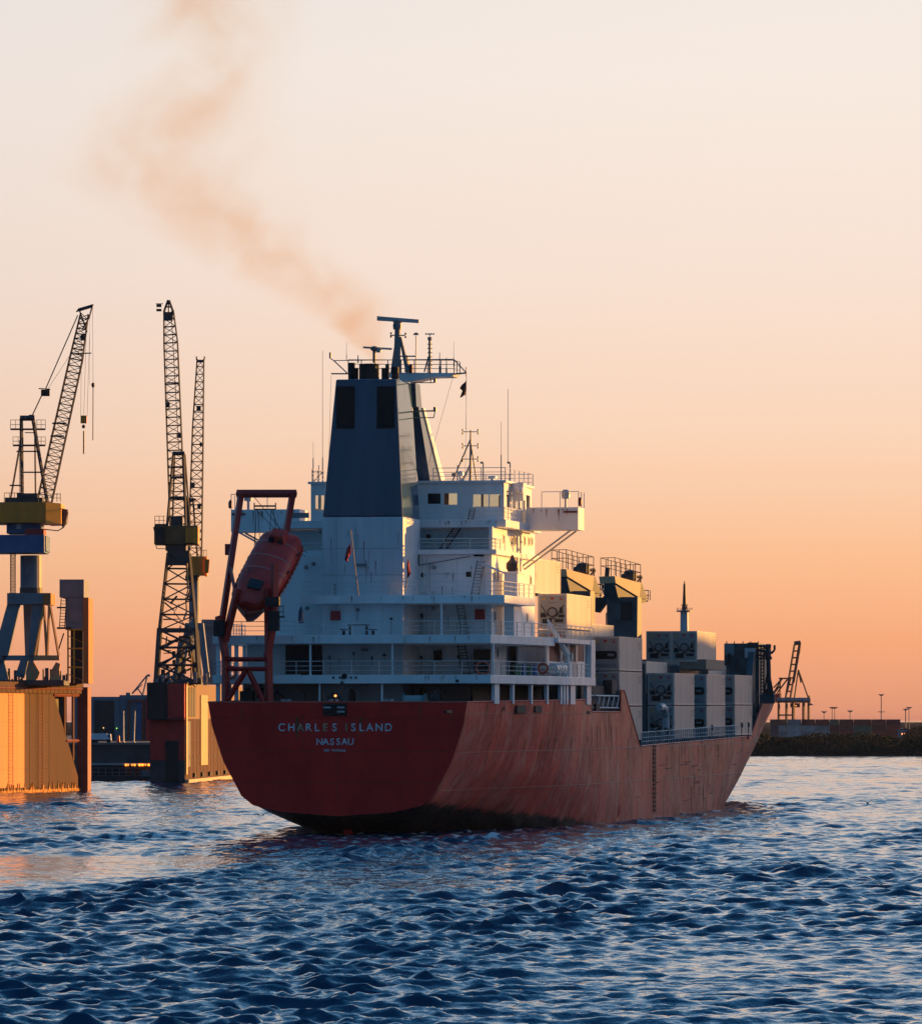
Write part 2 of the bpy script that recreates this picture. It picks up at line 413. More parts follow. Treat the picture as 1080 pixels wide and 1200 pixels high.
# stern details: fairleads, small ladder with emblem plates
def stern_details():
    for px in (352, 427):
        p = sx(px, 833, 0)
        m = MB(); m.lathe((-.12, p.y, p.z), [(.16, 0), (.34, 0), (.34, .1), (.16, .1)], 14, 'x'); r = m.build('fairlead', TRANSOM, ship)
        m = MB(); m.lathe((-.06, p.y, p.z), [(.2, 0), (.2, .02)], 14, 'x'); m.build('opening', BLACK if px < 400 else LSTEEL, r)
    m = MB()
    for px in (379, 393, 396, 406): a = sx(px, 824, -.1); m.tube((-.12, a.y, a.z), (-.12, a.y, a.z-.95), .05, 4)
    for py in (826, 830, 834, 838):
        a, b = sx(379, py, -.1), sx(406, py, -.1); m.tube((-.12, a.y, a.z), (-.12, b.y, a.z), .045, 4)
    m.box(-.10, -.04, sx(380, 0, 0).y, sx(405, 0, 0).y, 9.1, 10.02)
    m.build('stern_gate', BLACK, ship)
    m = MB()
    for px, py in ((384, 829), (400, 829), (400, 834)): a = sx(px, py, 0); m.box(-.2, -.16, a.y-.28, a.y+.28, a.z-.06, a.z+.06)
    m.build('gate_plate', LSTEEL, ship)
stern_details()

# painted name on the stern
def lettering():
    root = bpy.data.objects.new('ship_name', None); C.objects.link(root); root.parent = ship
    parts = []
    def word(txt, pxl, pxr, ymid, hpx, faded, nm):
        n = len(txt); 
        for i, ch in enumerate(txt):
            if ch == ' ': continue
            px = pxl[i] if isinstance(pxl, tuple) else pxl+(pxr-pxl)*i/(n-1)
            cu = bpy.data.curves.new('letter', 'FONT'); cu.body = ch; cu.align_x = 'CENTER'; cu.align_y = 'CENTER'
            p = sx(px, ymid, -.03); H = hpx*DS/F/.69
            cu.size = H; cu.extrude = .008; cu.offset = .012*H if hpx < 9 else .018
            t = bpy.data.objects.new('tmp', cu); C.objects.link(t)
            t.matrix_local = Matrix.Translation((-.045, p.y, p.z)) @ Matrix(((0, 0, -1, 0), (-1, 0, 0, 0), (0, 1, 0, 0), (0, 0, 0, 1)))
            parts.append((t, i in faded, nm))
    word('CHARLES ISLAND', (330.2, 341.5, 352.2, 361.5, 371.3, 381, 392, 0, 405.7, 414, 423.6, 433.3, 444.2, 455), 456, 852.8, 8.8, (2, 5, 8), 'ship_name')
    word('NASSAU', 374.5, 411, 869.5, 7.6, (), 'home_port')
    word('IMO 9059626', 380, 404, 879.5, 2.9, (), 'registration_number')
    bpy.context.view_layer.update()
    dg = bpy.context.evaluated_depsgraph_get()
    groups = {}
    for t, fd, nm in parts:
        me = bpy.data.meshes.new_from_object(t.evaluated_get(dg)); M = t.matrix_local
        g = groups.setdefault(nm, MB()); g.cur = 1 if fd else 0
        g.add([M @ v.co for v in me.vertices], [tuple(p.vertices) for p in me.polygons])
        bpy.data.objects.remove(t)
    bpy.data.objects.remove(root)
    for nm, g in groups.items(): g.build(nm, [CREAM, OCHRE], ship, label='white painted lettering, some letters faded to brown' if nm == 'ship_name' else None)
lettering()

# ------------------------------------------------------------------ deckhouse
def wall(m, x0, x1, y0, y1, z0, z1, holes=(), axis='x'):
    """a wall slab; axis 'x': lies athwart, holes are (a0,a1,z0,z1) along y; axis 'y': fore-and-aft, holes along x"""
    a0, a1 = (y0, y1) if axis == 'x' else (x0, x1)
    A = sorted({a0, a1, *[h[0] for h in holes], *[h[1] for h in holes]}); Z = sorted({z0, z1, *[h[2] for h in holes], *[h[3] for h in holes]})
    for i in range(len(A)-1):
        for j in range(len(Z)-1):
            ca, cz = (A[i]+A[i+1])/2, (Z[j]+Z[j+1])/2
            if any(min(h[0], h[1]) < ca < max(h[0], h[1]) and h[2] < cz < h[3] for h in holes): continue
            if axis == 'x': m.box(x0, x1, A[i], A[i+1], Z[j], Z[j+1])
            else: m.box(A[i], A[i+1], y0, y1, Z[j], Z[j+1])
    return m
def slab_pts(xa, xb, yp, ys, off=.0):
    """outline following the hull side: ys/yp None = to the hull"""
    xs = [xa]+[x for x in np.arange(8, 44, 4.) if xa < x < xb]+[xb]
    s = [(x, -(hb(x, 10.3)+off) if ys is None else ys) for x in xs]
    p = [(x, (hb(x, 10.3)+off) if yp is None else yp) for x in xs]
    return s+p[::-1]
def slab(name, xa, xb, yp, ys, z0, z1, m=WHITE, off=.35):
    b = MB(); b.prism([(x, y, z0) for x, y in slab_pts(xa, xb, yp, ys, off)], (0, 0, z1-z0)); return b.build(name, m, ship, bevel=.03)
Z1, Z2, Z3, Z4, Z5 = 12.2, 15.25, 18.38, 22.1, 24.5
slab('deck_slab', 5, 40.4, None, None, 11.54, Z1)
slab('deck_slab', 5, 23, None, None, 14.6, Z2)
slab('deck_slab', 10, 23.2, 5.05, -11.0, 17.76, Z3)
slab('deck_slab', 23.01, 40.3, 9.0, -9.9, 14.7, Z2)
house = MB()
wall(house, 17, 17.3, -8.66, 9.3, 9.3, 21.7)                       # aft wall
side_holes = []
wall(house, 17.3, 36, -8.66, -8.4, 9.3, 23.9, axis='y')
wall(house, 17.3, 36, 9.05, 9.3, 9.3, 23.9, axis='y')
wall(house, 35.7, 36, -8.4, 9.05, 9.3, 23.9)
wall(house, 21, 21.3, -8.4, 9.05, Z4, 23.85)
house.build('deckhouse', WHITE, ship)
m = MB(); m.box(16.6, 36, -9.1, 9.1, 21.72, Z4); m.build('deck_slab', WHITE, ship)
m = MB(); m.box(18.6, 34.2, -9.5, 9.4, 23.9, Z5); m.build('bridge_deck', WHITE, ship, bevel=.03)
# recessed inner wall behind the open aft galleries on the two lower levels (gallery shade put into a greyer paint) and port block
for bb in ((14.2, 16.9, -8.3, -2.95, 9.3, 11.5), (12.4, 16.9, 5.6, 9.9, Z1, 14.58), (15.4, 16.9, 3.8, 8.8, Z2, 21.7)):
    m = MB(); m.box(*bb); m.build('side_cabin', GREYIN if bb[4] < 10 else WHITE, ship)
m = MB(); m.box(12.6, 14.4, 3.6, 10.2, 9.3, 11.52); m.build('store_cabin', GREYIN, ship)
# casing and funnel
m = MB(); m.hexa([(11, -2.85, 9.3), (17.6, -2.85, 9.3), (17.6, 3.6, 9.3), (11, 3.6, 9.3)], [(11, -2.85, Z5), (17.6, -2.85, Z5), (17.6, 3.6, Z5), (11, 3.6, Z5)])
m.build('engine_casing', CASING, ship, bevel=.12)
m = MB(); m.hexa([(11, -2.8, Z5+.01), (17.7, -2.8, Z5+.01), (17.7, 3.55, Z5+.01), (11, 3.55, Z5+.01)], [(11.5, -2.2, 35.2), (17.2, -2.2, 35.2), (17.2, 2.6, 35.2), (11.5, 2.6, 35.2)])
funnel = m.build('funnel', NAVY, ship, bevel=.1)
for a, b in ((393.5, 415), (441, 462)):
    m = MB(); p, q = sx(a, 452.5, 11.2), sx(b, 502, 11.2)
    n = 22
    for i in range(n):
        z = q.z+(p.z-q.z)*i/n; m.box(10.93+(z-24.5)*.047, 11.1+(z-24.5)*.047, p.y, q.y, z, z+(p.z-q.z)/n*.55)
    m.hexa([(10.98+(q.z-24.5)*.047, q.y, q.z), (11.3+(q.z-24.5)*.047, q.y, q.z), (11.3+(q.z-24.5)*.047, p.y, q.z), (10.98+(q.z-24.5)*.047, p.y, q.z)], [(10.98+(p.z-24.5)*.047, q.y, p.z), (11.3+(p.z-24.5)*.047, q.y, p.z), (11.3+(p.z-24.5)*.047, p.y, p.z), (10.98+(p.z-24.5)*.047, p.y, p.z)])
    m.build('louvre', BLACK, funnel)
for a, b, t in ((408, 416, 426), (415.5, 420, 432), (421, 444, 427.5), (447, 453, 432), (451.5, 456, 428), (459, 467.5, 431)):
    p, q = sx(a, t, 14), sx(b, t, 14); m = MB(); m.lathe((14, (p.y+q.y)/2, 35.15), [((p.y-q.y)/2, 0), ((p.y-q.y)/2, p.z-35.1)], 14)
    m.build('exhaust_pipe', BLACK, funnel)
# pylon in front of the funnel carrying the radar deck
m = MB()
m.hexa([(23.0, -2.6, 27.5), (27.5, -2.6, 27.5), (27.5, -1.6, 27.5), (23.0, -1.6, 27.5)], [(18.6, -2.5, 33.4), (20, -2.5, 33.4), (20, -1.7, 33.4), (18.6, -1.7, 33.4)])
m.hexa([(17.8, -2.5, 33.4), (20, -2.5, 33.4), (20, 2, 33.4), (17.8, 2, 33.4)], [(17.4, -2.5, 35.2), (19.2, -2.5, 35.2), (19.2, 2, 35.2), (17.4, 2, 35.2)])
m.build('funnel_pylon', NAVY, ship)
m = MB(); m.hexa([(27.51, -2.7, 27.5), (29.4, -2.7, 27.5), (29.4, -1.5, 27.5), (27.51, -1.5, 27.5)], [(20.01, -2.6, 33.4), (20.8, -2.6, 33.4), (20.8, -1.6, 33.4), (20.01, -1.6, 33.4)]); m.build('pylon_fairing', WHITE, ship)

# wheelhouse with real openings, so the evening sky shows through it
wh = MB(); WZ0, WZ1 = Z5, 27.5
def wy(px, x=21): return sx(px, 580, x).y
holes = [(wy(501), wy(516), 25.85, 26.68), (wy(520), wy(535.5), 25.78, 26.68), (wy(554), wy(572.3), 25.55, 26.58), (wy(573.8), wy(586), 25.55, 26.58), (6.35, 5.0, 25.4, 26.6)]
HL = [(min(a, b), max(a, b), c, d) for a, b, c, d in holes]
wall(wh, 21, 21.15, -8.9, 6.7, WZ0, WZ1, HL)
wall(wh, 33, 33.15, -8.9, 6.7, WZ0, WZ1-.02, [(-8.5+i*1.87, -6.85+i*1.87, 25.7, 27.25) for i in range(8)])
wall(wh, 21.15, 33, -8.9, -8.75, WZ0, WZ1, [(22+i*2.2, 23.7+i*2.2, 25.6, 26.9) for i in range(5)], axis='y')
wall(wh, 21.15, 33, 6.55, 6.7, WZ0, WZ1, [(22+i*2.2, 23.7+i*2.2, 25.6, 26.9) for i in range(5)], axis='y')
wh.box(20.8, 33.4, -9.1, 6.9, WZ1+.001, WZ1+.18)
wheel = wh.build('wheelhouse', WHITE, ship)
for a, b, c, d in HL[1:]:
    g = MB(); g.box(21.06, 21.08, a, b, c, d); g.build('window', GLASS, wheel)
g = MB(); g.box(21.06, 21.08, HL[0][0], HL[0][1], HL[0][2], HL[0][3]); g.build('window', DGLASS, wheel)
g = MB(); g.box(33.06, 33.08, -8.5, 6.3, 25.7, 27.25); g.build('front_window', GLASS, wheel)
g = MB(); g.box(24, 24.1, wy(517), wy(500), WZ0+.02, WZ1-.05); g.build('partition', mat('cabin_brown', (.10, .05, .03), .7), wheel)
# handrails etc.
def railing(name, pts, h=1.05, step=1.5, r=.028, m=RAIL, rails=(1.0, .66, .33), par=None):
    b = MB()
    for a, c in zip(pts, pts[1:]):
        a, c = Vector(a), Vector(c); L = (c-a).length; n = max(1, round(L/step))
        for i in range(n+1):
            q = a.lerp(c, i/n); b.tube(q, q+Vector((0, 0, h)), r*1.1, 4)
        for t in rails: b.tube(a+Vector((0, 0, h*t)), c+Vector((0, 0, h*t)), r if t == 1 else r*.75, 4)
    return b.build(name, m, par or ship)
def edge(xa, xb, s, off=.25): return [(x, s*(hb(x, 10.3)+off)) for x in [xa]+[q for q in np.arange(8, 44, 4.) if xa < q < xb]+[xb]]
E1 = [(x, y, Z1) for x, y in edge(5.1, 40.3, -1)]; P1 = [(x, y, Z1) for x, y in edge(5.1, 20, 1)]
railing('deck_railing', [(5.1, P1[0][1], Z1), (5.1, E1[0][1], Z1)], step=2.2); railing('deck_railing', E1, step=1.8); railing('deck_railing', P1)
E2 = [(x, y, Z2) for x, y in edge(5.1, 22.9, -1)]; P2 = [(x, y, Z2) for x, y in edge(5.1, 22.9, 1)]
railing('deck_railing', [(5.1, P2[0][1], Z2), (5.1, E2[0][1], Z2)], step=2.2); railing('deck_railing', E2, step=1.8); railing('deck_railing', P2, step=1.2)
railing('deck_railing', [(23.1, -12.8, Z2), (40.1, -12.8, Z2)], step=2.0)
railing('deck_railing', [(10.1, 4.9, Z3), (10.1, -10.9, Z3), (23.1, -10.9, Z3)], step=2.2)
railing('deck_railing', [(16.8, -2.9, Z4), (16.8, -9.0, Z4), (20.8, -9.0, Z4)], h=.85, step=2.0)
railing('deck_railing', [(15.6, 3.7, 21.72), (15.6, 8.6, 21.72)], h=.9)
railing('deck_railing', [(18.8, -2.9, Z5), (18.8, -9.3, Z5), (28.3, -9.3, Z5)], h=1.0, step=1.8)
railing('roof_railing', [(21, -3.2, WZ1+.18), (21, -9.0, WZ1+.18), (33.2, -9.0, WZ1+.18), (33.2, 6.6, WZ1+.18), (21, 6.6, WZ1+.18)], h=1.0, step=2.0)
# pillars between the decks
for z0, z1, x, pxs in ((Z1, 14.6, 5.35, (363.5, 459.5)), (9.9, 11.54, 5.35, (374.5, 447.5)), (Z2, 17.76, 10.4, (517,)), (Z1, 14.6, 5.4, (577.5,))):
    for px in pxs:
        m = MB(); y = sx(px, 800, x).y; m.box(x, x+.14, y-.07, y+.07, z0, z1); m.build('pillar', WHITE, ship)
for z0, z1 in ((9.6, 11.54), (Z1, 14.6)):
    for i, x in enumerate((5.4, 9, 13, 17, 21)):
        m = MB(); y = hb(x, 10.3)+.05; m.box(x, x+.2, y-.2, y+.1, z0, z1); m.build('pillar', WHITE, ship)
# starboard shell of the lowest level: solid posts and mullions
m = MB()
def shell(pxa, pxb):
    def it(px):
        y = -11.5
        for _ in range(25): x = sy(px, 810, y).x; y = y*.5+.5*(-hb(x, 10.3)-.1)
        return x
    a, b = it(pxa), it(pxb); ya, yb = -hb(a, 10.3)-.1, -hb(b, 10.3)-.1
    m = MB(); m.hexa([(a, ya, 10.0), (b, yb, 10.0), (b, yb+.25, 10.0), (a, ya+.25, 10.0)], [(a, ya, 11.54), (b, yb, 11.54), (b, yb+.25, 11.54), (a, ya+.25, 11.54)]); m.build('side_post', WHITE, ship)
shell(579.5, 585)
for a in (601, 622.5, 641, 657, 660.5, 664): shell(a, a+1.6)
shell(668.5, 674); shell(687.5, 692.5)
m = MB(); m.box(38.9, 39.4, -12.7, -12.3, Z1, 14.95); m.box(23, 39.4, -12.75, -12.55, 14.75, 15.15) if False else None
m.build('pillar', WHITE, ship)
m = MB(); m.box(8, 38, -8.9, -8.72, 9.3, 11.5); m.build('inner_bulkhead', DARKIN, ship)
m = MB(); m.box(23.4, 38.8, -9.6, -9.45, Z1, 14.68); m.build('inner_bulkhead', mat('blue_grey_wall', (.28, .32, .34), .5), ship)
m = MB(); p, q = sy(640, 752, -11.5), sy(689, 774, -11.5)
HW = [(sy(a, 0, -11.6).x, sy(b, 0, -11.6).x, sy(a, 775, -11.6).z, sy(a, 751, -11.6).z) for a, b in ((644, 657), (659.5, 665.5), (668, 675), (677.5, 685))]
wall(m, p.x, q.x, -11.55, -11.4, Z1, 14.68, HW, axis='y'); scr = m.build('boat_deck_screen', WHITE, ship)
for a, b, c, d in HW:
    m = MB(); m.box(a, b, -11.5, -11.45, c, d); m.build('locker_door', MAROON, scr)
m = MB(); m.box(38.2, 40.2, -12.95, -12.6, Z1, 15.3); m.box(22.9, 40.2, -12.9, -11.3, 14.9, 15.25); m.build('boat_deck_frame', WHITE, ship)
# dark sheets standing for shaded openings on the aft side
def patch(name, x, a, b, t, bo, m, d=.06, par=None):
    p, q = sx(a, t, x), sx(b, bo, x); k = MB(); k.box(x-d, x+.02, q.y, p.y, q.z, p.z); return k.build(name, m, par or ship)
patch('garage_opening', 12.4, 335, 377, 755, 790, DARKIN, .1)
k = MB(); k.box(12.34, 12.4, sx(364, 0, 12.3).y-.0, sx(365.2, 0, 12.3).y, Z1, 14.5); k.build('pillar', WHITE, ship)
m = MB(); m.box(12.5, 16.95, 3.62, 5.6, Z1, 14.58); m.build('garage_interior', BLACK, ship)
# lower gallery equipment silhouettes (level of the poop)
patch('doorway', 14.2, 492, 500, 806, 823, DARKIN, .05)
patch('doorway', 12.6, 416, 429, 806, 823, LSTEEL, .05)
patch('doorway', 12.6, 432, 446, 805, 823, BLACK, .05)
patch('ventilation_grille', 12.6, 450, 466, 807, 818, BLACK, .08)
patch('notice_board', 12.6, 301, 309, 806, 818, DARKIN, .05)
patch('bulkhead_box', 17, 509, 518, 762, 774, DARKIN, .3)
patch('bulkhead_box', 17, 556, 575, 761, 788, mat('dark_brown_box', (.05, .03, .03), .7), .5)
# doors with portholes
def door(px0, px1, t, b, x=17):
    d = patch('door', x, px0, px1, t, b, mat('door_paint', (.66, .66, .62), .5), .07)
    p, q = sx(px0, t, x), sx(px1, b, x); k = MB(); k.lathe((x-.10, (p.y+q.y)/2, q.z+(p.z-q.z)*.68), [(.2, 0), (.2, .05)], 12, 'x'); k.build('porthole', DGLASS, d)
door(490, 501.5, 663, 697); door(490, 501, 711, 744); door(497, 507, 622, 643, 21)
for px, py, x in ((509.5, 665, 17), (368.5, 661, 15.4), (360, 665, 15.4), (509, 713, 17), (361, 713, 15.3), (376, 623, 15.3)):
    p = sx(px, py, x); k = MB(); k.tube(p, p-Vector((.35, 0, 0)), .05, 6); k.lathe(p-Vector((.55, 0, 0)), [(.1, 0), (.17, .1), (.17, .25)], 10, 'x'); k.build('deck_lamp', STEEL, ship)
patch('fire_hose_box', 17, 388, 399.5, 716, 727, REDBOX, .35) if False else patch('fire_hose_box', 11, 388, 399, 716, 727, REDBOX, .3)
patch('fire_hose_box', 17, 557, 568, 714, 726, REDBOX, .3)
patch('ventilation_grille', 17, 546, 552, 670, 676, BLACK, .05)
patch('ventilation_grille', 17, 555, 567, 648.5, 652, BLACK, .06)
patch('deck_light_box', 11, 418, 430, 660.5, 663, STEEL, .25)
patch('deck_light_box', 11, 424, 432, 760, 763, STEEL, .25)
patch('ventilation_grille', 21, 338, 362, 601, 607, STEEL, .06)
# stairs and ladders
def stairs(name, x, a, b, m=STEEL, wpx=10, n=9, dx=0.):
    """a = upper point (px,py), b = lower point"""
    k = MB(); P, Q = sx(*a, x), sx(*b, x+dx); wv = Vector((0, -wpx*.066, 0))
    for o in (Vector(), wv): k.tube(P+o, Q+o, .05, 4)
    for i in range(n):
        q = P.lerp(Q, (i+.5)/n); k.box(q.x-.1, q.x+.1, q.y+wv.y, q.y, q.z-.02, q.z+.03)
    return k.build(name, m, ship)
stairs('ladder', 16.3, (559, 657), (552, 697), wpx=9, n=11)
stairs('ladder', 16.3, (535, 708), (541, 745), wpx=8, n=10)
stairs('ladder', 16.3, (536, 756), (542, 791), wpx=9, n=10, m=CDARK)
stairs('stairway', 20.2, (531, 619), (515, 643), wpx=9, n=9, m=CDARK)
stairs('stairway', 18.5, (551, 596), (548, 609), wpx=6, n=5)

# starboard side of the house: windows, pipes, vents
for px, t, b in ((590.5, 626, 637), (600, 628, 640), (603.5, 628, 640), (615, 628, 640), (620, 629, 640), (623.5, 629, 640), (580, 665, 681), (584, 665, 681), (611, 672, 686), (622, 674, 686), (580, 716, 729), (618, 718, 730), (583, 759, 771), (606, 757, 771)):
    p, q = sy(px-1, t, -8.7), sy(px+1.1, b, -8.7); k = MB(); k.box(p.x, q.x, -8.70, -8.64, q.z, p.z); f = k.build('side_window', LSTEEL, ship)
    k = MB(); k.box(p.x+.25, q.x-.25, -8.73, -8.68, q.z+.12, p.z-.12); k.build('pane', DGLASS, f)
k = MB()
for px in (607, 610.5): p = sy(px, 620, -9.0); k.tube((p.x, -8.95, Z2), (p.x, -8.95, 23.9), .13, 8)
k.build('side_pipe', WHITE, ship)
k = MB(); p, q = sx(590.5, 672, 19), sx(606, 697, 19); k.box(19, 22.2, q.y, p.y, Z3, p.z); k.box(18.85, 22.35, q.y-.1, p.y+.1, p.z+.002, p.z+.15)
k.build('ventilator', WHITE, ship)
k = MB(); p, q = sx(590.5, 708, 19), sx(602, 744, 19); k.box(19, 22.2, q.y, p.y, Z2, 17.74); k.build('ventilator_trunk', WHITE, ship)
k = MB(); p = sx(598, 668, 19.5); k.lathe((20.3, p.y, p.z-.1), [(.35, 0), (.5, .25), (.5, .65), (.25, .9), (.08, 1.3)], 12); k.build('ventilator_cowl', CDARK, ship)
k = MB(); k.box(18, 21, -10.4, -8.8, 19.4, 20.6) if False else None
k = MB(); p = sx(563, 660, 16.4); q = sx(592, 672, 14); k.tube(p, q, .12, 8, .05); k.build('store_crane_jib', WHITE, ship)
# bridge wings
def wing(s, yend):
    m = MB(); y0 = 9.3*s; z0, z1 = 23.98, 25.8
    pts = [(28.5, y0, z0+.0), (28.5, yend, z0), (28.5, yend, z1), (28.5, y0, z1)]
    m.prism(pts, (2.8, 0, 0)); o = m.build('bridge_wing', WHITE, ship, bevel=.02)
    k = MB()
    for x in (28.6, 31.0): k.tube((x, yend-.6*s, z0), (x, 8.75*s if s > 0 else -8.7, 20.9), .075, 8)
    k.build('strut', LSTEEL, o)
    railing('wing_railing', [(28.6, yend-3.0*s, z1), (28.6, yend, z1), (31.2, yend, z1)], h=1.25, step=1.5, rails=(1.0,), par=o)
    k = MB(); k.lathe((29.5, yend-1.2*s, z1), [(.1, 0), (.1, .7), (.33, .75), (.36, 1.25), (.2, 1.45)], 12); k.build('searchlight', LSTEEL, o)
    k = MB(); k.box(28.4, 28.5, min(yend-.1*s, yend-1.2*s), max(yend-.1*s, yend-1.2*s), 25.35, 25.5); k.lathe((28.7, yend+.1*s, 25.9), [(.08, 0), (.16, .1), (.16, .5), (.05, .7)], 8)
    k.build('navigation_light', MAROON, o)
wing(-1, -13.55); wing(1, 15.0)
k = MB()
for px in (585, 595, 602): p = sx(px, 585, 27); k.tube((27, p.y, Z5), (27, p.y, 26.7), .06, 4)
p, q = sx(585, 583, 27), sx(604, 583, 27); k.tube((27, p.y, 26.7), (27, q.y, 26.7), .06, 4)
k.build('wing_door_frame', MAROON, ship)
k = MB(); p, q = sx(592, 595, 27.1), sx(603, 608, 27.1)
k.box(27.1, 27.2, q.y, p.y, Z5+.05, 25.6); k.build('wing_gate', MAROON, ship)
k = MB(); k.box(24, 25.2, -9.9, -9.0, 26.2, 27.6); k.lathe((23.6, -9.6, 27.0), [(.12, 0), (.3, .1), (.3, .3), (.1, .5)], 10, 'x'); k.build('side_light_box', WHITE, ship)

# ------------------------------------------------------------------ masts
def radar_deck():
    X = 18.3
    def P(px, py, x=X): return sx(px, py, x)
    m = MB(); a, b = P(462, 437), P(532, 437)
    m.prism([P(455, 436.5), P(532, 437), P(530, 441), P(507, 441.5), P(482, 447), P(462, 445), P(455, 442)], (2.4, 0, 0))
    d = m.build('radar_platform', WHITE, ship)
    railing('platform_railing', [P(408, 436.5), P(532, 437), P(532, 437)+Vector((2.4, 0, 0))], h=1.0, step=1.1, r=.035, m=STEEL, par=d)
    m = MB(); m.tube(P(391, 422.5), P(532, 421), .035, 5); m.tube(P(391, 422.5), P(407, 437.5), .05, 5); m.tube(P(388, 438), P(408, 438), .06, 5)
    m.tube(P(387, 413), P(387, 420), .09, 5); m.tube(P(387, 420), P(391, 422.5), .04, 5)
    m.tube(P(532, 421.5), P(546, 436.5), .05, 5); m.tube(P(530, 438.5), P(546.5, 437), .07, 5); m.tube(P(546, 430), P(546, 441), .04, 5)
    m.tube(P(481, 448.5), P(508, 448.5), .04, 5); m.tube(P(504.5, 448.5), P(504.5, 443), .04, 5); m.tube(P(509.5, 448.5), P(509.5, 443.5), .12, 6)
    m.tube(P(484, 482), P(509, 481.5), .06, 5); m.tube(P(484, 489.5), P(508, 489.5), .04, 5); m.tube(P(508, 489.5), P(509.5, 482), .04, 5); m.tube(P(509.5, 482), P(509.5, 477), .13, 6); m.tube(P(482.5, 468), P(482.5, 482), .09, 5)
    m.build('signal_outrigger', STEEL, d)
    # radar mast with the big scanner
    m = MB(); m.tube(P(465, 437), P(466, 382), .30, 10, .24)
    m.tube(P(459, 437), P(464, 398), .12, 8, .08); m.tube(P(478, 436), P(469, 395), .20, 8, .12); m.hexa([P(474, 436), P(480, 436), P(480, 436)+Vector((1, 0, 0)), P(474, 436)+Vector((1, 0, 0))], [P(474, 419), P(477, 416), P(477, 416)+Vector((.4, 0, 0)), P(474, 419)+Vector((.4, 0, 0))])
    m.lathe(P(465.5, 386), [(.33, 0), (.36, .3), (.30, .62), (.12, .75)], 12)
    m.tube(P(457, 393), P(475, 393), .05, 5)
    for a, b in ((458, 390.5), (458, 394.5), (475, 391), (475, 395)): m.tube(P(a-.8, b), P(a+1.2, b), .08, 6)
    m.tube(P(469, 417.5), P(487, 417.5), .06, 5)
    ma = m.build('radar_mast', STEEL, ship)
    m = MB(); a, b = P(442, 373.8, X-.6), P(491, 376.3, X+.6)
    m.hexa([a+Vector((-.12, 0, -.13)), b+Vector((-.12, 0, -.16)), b+Vector((.12, 0, -.16)), a+Vector((.12, 0, -.13))], [a+Vector((-.12, 0, .22)), b+Vector((-.12, 0, .12)), b+Vector((.12, 0, .12)), a+Vector((.12, 0, .22))])
    m.tube(P(466, 376), P(466, 380), .5, 10, .15); m.build('radar_scanner', LSTEEL, ma)
    m = MB(); m.tube(P(438.5, 425), P(438.5, 411), .13, 8); m.lathe(P(438.5, 411.5), [(.15, 0), (.3, .1), (.3, .32), (.1, .4)], 10); s = m.build('radar_pedestal', STEEL, ship)
    m = MB(); a, b = P(425.5, 407, X-.5), P(459, 409, X+.5); m.tube(a, b, .08, 6); m.tube(P(444, 408), P(444, 413), .22, 8); m.build('radar_scanner', LSTEEL, s)
    m = MB(); m.tube(P(487, 437), P(487.5, 393), .04, 6); m.lathe(P(487.5, 392.5), [(.24, 0), (.22, .08), (.12, .16), (.02, .2)], 12); m.build('mushroom_antenna', STEEL, ship)
    m = MB(); m.tube(P(503.5, 437), P(503.5, 398), .11, 8); m.lathe(P(503.5, 399.5), [(.1, 0), (.17, .1), (.18, .3)], 10); m.tube(P(503.5, 398), P(503.5, 391.5), .03, 5)
    for i in range(6): q = P(503.5, 404+i*5); m.tube(q+Vector((0, .2, .06)), q, .03, 4); m.tube(q+Vector((0, -.2, .06)), q, .03, 4)
    m.tube(P(497, 436), P(502, 418), .06, 5); m.tube(P(498.5, 391.5), P(508.5, 391.5), .03, 4)
    for i in range(4): q = P(499+i*3, 391.5); m.tube(q-Vector((0, 0, .06)), q+Vector((0, 0, .08)), .05, 5)
    m.build('antenna_post', STEEL, ship)
    for px, b, t, r in ((515, 437, 413, .05), (523, 437, 419, .05), (531.5, 430, 400, .02), (406, 422, 401, .02), (419.5, 425, 416, .06)):
        m = MB(); m.tube(P(px, b), P(px, t), r, 5, r*.5); m.tube(P(px, b), P(px, (b+t)/2+4), r*1.4, 5); m.build('whip_antenna', STEEL, ship)
    m = MB(); q = P(481.5, 431); m.box(q.x-.15, q.x+.2, q.y-.12, q.y+.12, q.z-.4, q.z+.25); m.build('junction_box', MAROON, ship)
radar_deck()
